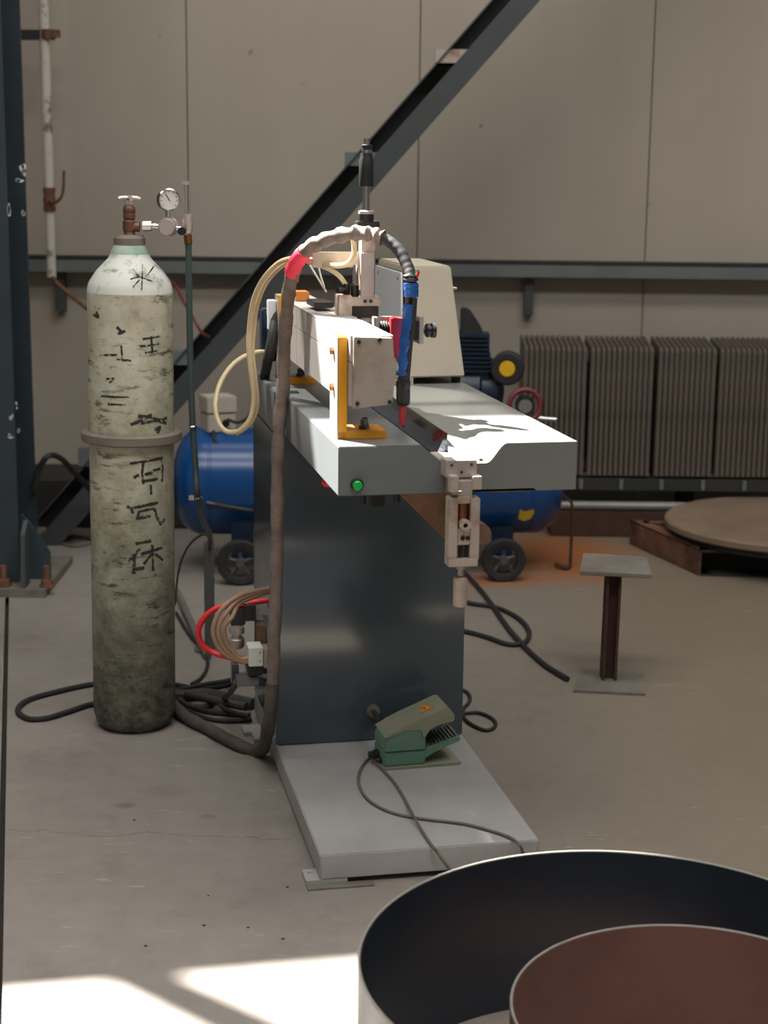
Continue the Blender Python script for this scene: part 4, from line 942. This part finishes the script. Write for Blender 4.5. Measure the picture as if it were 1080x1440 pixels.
# ------------------------------------------------------------------ foot pedal
PB = onM(540, 1083, z=BT)
FPm = MM @ Matrix.Translation((PB.x, PB.y, BT)) @ Matrix.Rotation(R(3), 4, 'Z')
r = thing('foot_pedal', 'dusty green foot pedal with an orange warning label on the machine base', 'foot pedal', FPm)
def fpb(): return MB(FPm)
fpb().box((-.004, -.006, 0), (.195, .105, .007), .001).build('base_plate', 'pedal_dusty', r)
fpb().box((0, 0, .007), (.105, .098, .042), .003).build('lower_housing', 'pedal_green', r)
fpb().prism([(0, .044), (0, .070), (.01, .083), (.055, .108), (.085, .115), (.105, .090), (.105, .044)], 'y', .0, .098, .003).build('upper_housing', 'pedal_green', r)
hood = [(.0, .082), (.03, .098), (.07, .116), (.155, .150), (.160, .150), (.178, .128), (.176, .112), (.130, .106), (.112, .096), (.104, .075), (.096, .075), (.094, .098), (.05, .100), (.01, .080)]
fpb().prism(hood, 'y', -.002, .102, .002).build('hood', 'pedal_dusty', r)
tp_ = [(.085, .018), (.10, .016), (.125, .034), (.192, .058), (.196, .066), (.188, .070), (.12, .050), (.108, .046), (.085, .030)]
tr = fpb().prism(tp_, 'y', .004, .094, .001).build('treadle', 'pedal_green', r)
gr_ = fpb()
for i in range(8):
    x = .124 + i * .0085; gr_.box((x, .008, .0515 + (x - .12) * .30), (x + .004, .090, .0555 + (x - .12) * .30), .0008)
gr_.build('treadle_ribs', 'pedal_grip', tr)
sx_, sd_ = .125, Vector((math.cos(math.atan2(.034, .085)), 0, math.sin(math.atan2(.034, .085))))
o3 = Vector((.105, .035, .1315)); 
fpb().add([o3, o3 + sd_ * .036, o3 + sd_ * .022 + Vector((0, .036, 0)) + Vector((0, 0, .0005))], [[0, 1, 2]]).F
sn = Vector((-sd_.z, 0, sd_.x)); o3 = Vector((.07, 0, .116)) + sn * .0012
fpb().add([o3 + sd_ * .030 + Vector((0, .03, 0)), o3 + sd_ * .066 + Vector((0, .03, 0)), o3 + sd_ * .050 + Vector((0, .072, 0))], [[0, 1, 2]]).build('warning_label', 'sticker_orange', r)
o3 = o3 + sn * .0004
fpb().add([o3 + sd_ * .0465 + Vector((0, .052, 0)), o3 + sd_ * .051 + Vector((0, .06, 0)), o3 + sd_ * .048 + Vector((0, .047, 0)), o3 + sd_ * .050 + Vector((0, .036, 0)), o3 + sd_ * .0435 + Vector((0, .048, 0))], [[0, 1, 2, 3, 4]]).build('warning_symbol', 'mark_black', r)
fpb().lathe((-.002, .05, .024), (-1, .05, .024), [(0, 0), (.012, 0), (.012, .01), (.008, .012), (.008, .025), (0, .026)], 14).build('cable_entry', 'black_plastic', r)
zc_ = BT + .0045
pc = [MM @ v for v in (onM(534, 1068, z=zc_ + .012), onM(520, 1066, z=zc_), onM(508, 1080, z=zc_), onM(504, 1098, z=zc_), onM(512, 1118, z=zc_), onM(530, 1133, z=zc_), onM(560, 1145, z=zc_), (onM(600, 1152, z=zc_)), (onM(650, 1158, z=zc_)), (onM(690, 1168, z=zc_)), (onM(718, 1178, z=zc_)), (onM(731, 1189, z=zc_)))]
pc += [MM @ v for v in (onM(735, 1200, y=-.012), onM(736, 1222, y=-.02))] + [onZ(742, 1236, .0045) + Vector((.0, -.02, 0))]
hose('pedal_cable', 'thin grey cable curling from the foot pedal across the base to its right edge', 'cable', pc, .0033, 'cable_pale', sub=8)
pc2 = [MM @ v for v in (onM(528, 1072, z=zc_ + .004), onM(540, 1084, z=zc_), onM(556, 1102, z=zc_), onM(570, 1125, z=zc_), onM(582, 1148, z=zc_ + .008), onM(596, 1172, z=zc_), onM(609, 1191, z=zc_))]
pc2 += [MM @ v for v in (onM(614, 1197, y=-.010), onM(624, 1211, y=-.022), onM(637, 1228, y=-.03))] + [onZ(650, 1240, .0045)]
hose('pedal_cable', 'thin grey cable running from the foot pedal straight over the base front', 'cable', pc2, .0033, 'cable_pale', sub=8)
gl = onM(525, 1000, y=.65)
hose('gland_cable', 'dark cable hanging from the column gland to the foot pedal', 'cable', [MM @ Vector((gl.x, .655, gl.z)), MM @ Vector((gl.x + .008, .640, gl.z - .012)), wM(532, 1020, y=.62), wM(533, 1045, y=.60), MM @ onM(530, 1064, z=zc_ + .004), MM @ (onM(538, 1070, z=zc_ + .012))], .0062, 'black_rubber')

# ------------------------------------------------------------------ loose cables on the floor
def fl_(pts, z): return [onZ(px, py, z) for px, py in pts]
hose('floor_cable', 'black cable loop on the floor reaching far left of the gas bottle', 'cable', fl_([(352, 948), (320, 962), (280, 968), (240, 962), (180, 958), (130, 962), (82, 972), (40, 984), (25, 998), (38, 1010), (64, 1010), (95, 1001), (130, 990), (180, 984), (240, 984), (290, 1000), (352, 1006)], .0082), .0078, 'black_rubber', n=8)
hose('floor_cable', 'thick dark cable crossing behind the gas bottle to the machine', 'cable', fl_([(200, 975), (250, 978), (290, 976), (320, 982), (356, 990)], .018), .017, 'cable_grey')
hose('floor_cable', 'grey hose bending from the manifold down among the floor cables', 'cable', [wM(333, 950, y=.82), wM(328, 968, y=.80), onZ(312, 984, .02), onZ(290, 993, .012), onZ(266, 992, .012), onZ(250, 982, .012)], .0075, 'cable_grey')
hose('floor_cable', 'dark cable sagging lowest in front of the other floor cables', 'cable', fl_([(240, 985), (262, 998), (290, 1010), (320, 1014), (354, 1012)], .007), .0065, 'black_rubber')
hose('floor_cable', 'grey cable stub ending beside the machine foot', 'cable', fl_([(262, 976), (300, 984), (325, 990), (346, 994)], .034), .012, 'cable_grey')
hose('floor_cable', 'thin grey cable fanning out of the floor tangle', 'cable', fl_([(286, 975), (304, 988), (325, 1000), (350, 1006)], .026), .006, 'cable_grey')
hose('floor_cable', 'black cable arching highest in the floor tangle', 'cable', fl_([(240, 972), (290, 962), (320, 957), (354, 944)], .03), .007, 'black_rubber')
hose('floor_cable', 'pale hose lying on the floor behind the gas bottle', 'cable', fl_([(236, 815), (252, 838), (266, 870), (280, 900), (292, 922)], .014), .0125, 'cable_pale')
hose('floor_cable', 'thin dark cable dropping from the pale hose to the tangle', 'cable', fl_([(248, 862), (268, 895), (288, 915), (292, 935), (284, 952), (270, 962)], .006), .0055, 'black_rubber')
hose('floor_cable', 'black cable running to the T-shaped stand', 'cable', fl_([(520, 800), (590, 790), (640, 800), (660, 812), (688, 845), (720, 890), (760, 930), (798, 955)], .009), .0085, 'black_rubber')
hose('floor_cable', 'black cable loop right of the machine column', 'cable', fl_([(520, 850), (580, 838), (630, 840), (660, 848), (700, 855), (730, 870), (744, 888), (738, 903), (715, 906), (685, 896), (655, 888), (610, 880), (540, 868)], .0085), .008, 'black_rubber')
hose('floor_cable', 'small black cable loop beside the base rear corner', 'cable', fl_([(560, 950), (620, 962), (655, 972), (661, 985), (652, 996), (650, 1003), (672, 1002), (692, 1010), (697, 1020), (684, 1027), (662, 1018), (650, 1005), (652, 1000)], .006), .005, 'black_rubber', n=8)
# conduit standing on the floor
cb = Vector((onY(294, 800, 5.0).x, 5.0, 0)); ct = onY(295, 762, 5.0)
r = thing('conduit_pipe', 'dark grey upright conduit pipe between the gas bottle and the machine', 'pipe', cb)
MB().lathe(cb, cb + Vector((0, 0, 1)), [(.0125, .0), (.0165, .0), (.0165, ct.z), (.0125, ct.z), (.0125, .0)], 20).build('tube', 'conduit_grey', r)
MB().lathe(cb, cb + Vector((0, 0, 1)), [(0, 0), (.05, 0), (.05, .006), (0, .006)], 20).build('foot', 'conduit_grey', r)
hose('thin_cable', 'thin black cables spilling left out of the conduit pipe top', 'cable', [onY(295, 770, 5.0), onY(293, 756, 5.0), onY(284, 752, 5.02), onY(268, 764, 5.05), onY(256, 786, 5.1), onY(250, 810, 5.15), onZ(246, 850, .005)], .0035, 'black_rubber')
# cables near the column
hose('column_cable', 'black cable arching out beside the dark column', 'cable', [onY(48, 690, 6.0), onY(54, 662, 6.0), onY(68, 641, 6.0), (onY(86, 645, 6.1)), onY(105, 665, 6.2), onY(128, 690, 6.35), onY(145, 715, 6.4)], .011, 'black_rubber')
hose('column_cable', 'pale wire loop lying on the floor beside the column foot', 'cable', fl_([(150, 766), (128, 758), (100, 754), (82, 756), (86, 764), (105, 768), (128, 764), (150, 758)], .006), .006, 'cable_pale')
hose('red_air_hose', 'dull red hose drooping from the white pipe end behind the bottle', 'hose', [onY(72, 386, 6.95), onY(80, 398, 6.92), onY(98, 414, 6.9), onY(120, 432, 6.85), onY(150, 456, 6.8), onY(180, 470, 6.75), onY(215, 468, 6.7)], .009, 'rusty')
hose('red_air_hose', 'thin red hose crossing the diagonal brace right of the bottle', 'hose', [onY(215, 376, 6.9), onY(245, 400, 6.85), onY(258, 424, 6.6), onY(272, 448, 6.42), onY(284, 468, 6.40), onY(294, 474, 6.42)], .006, 'dull_red')
# small debris on the floor
for i, (px, py, sz_, lab) in enumerate(((205, 1331, 4, 'dark grit speck nearest the sunlit patch on the left floor'), (287, 1302, 4, 'dark grit speck left of the pair below the base corner'), (349, 1305, 3.5, 'dark grit speck right of the pair below the base corner'), (398, 1321, 4, 'dark grit speck just above the sunlit floor edge'), (293, 1260, 3, 'dark grit speck highest on the floor left of the base corner'), (404, 1248, 4, 'dark grit speck touching the mounting tab'), (189, 1154, 4, 'dark grit speck on the floor below the gas bottle'))):
    p = onZ(px, py); q = sz_ * .00075; bm = bmesh.new(); bmesh.ops.create_icosphere(bm, subdivisions=1, radius=q)
    for v in bm.verts: v.co = Vector((p.x, p.y, q * .5)) + Vector((v.co.x * 1.4, v.co.y, v.co.z * .5)) * random.uniform(.8, 1.15)
    tag(MB().frombm(bm).build('grit', 'rust_dark'), lab, 'grit', 'grit specks on the floor')
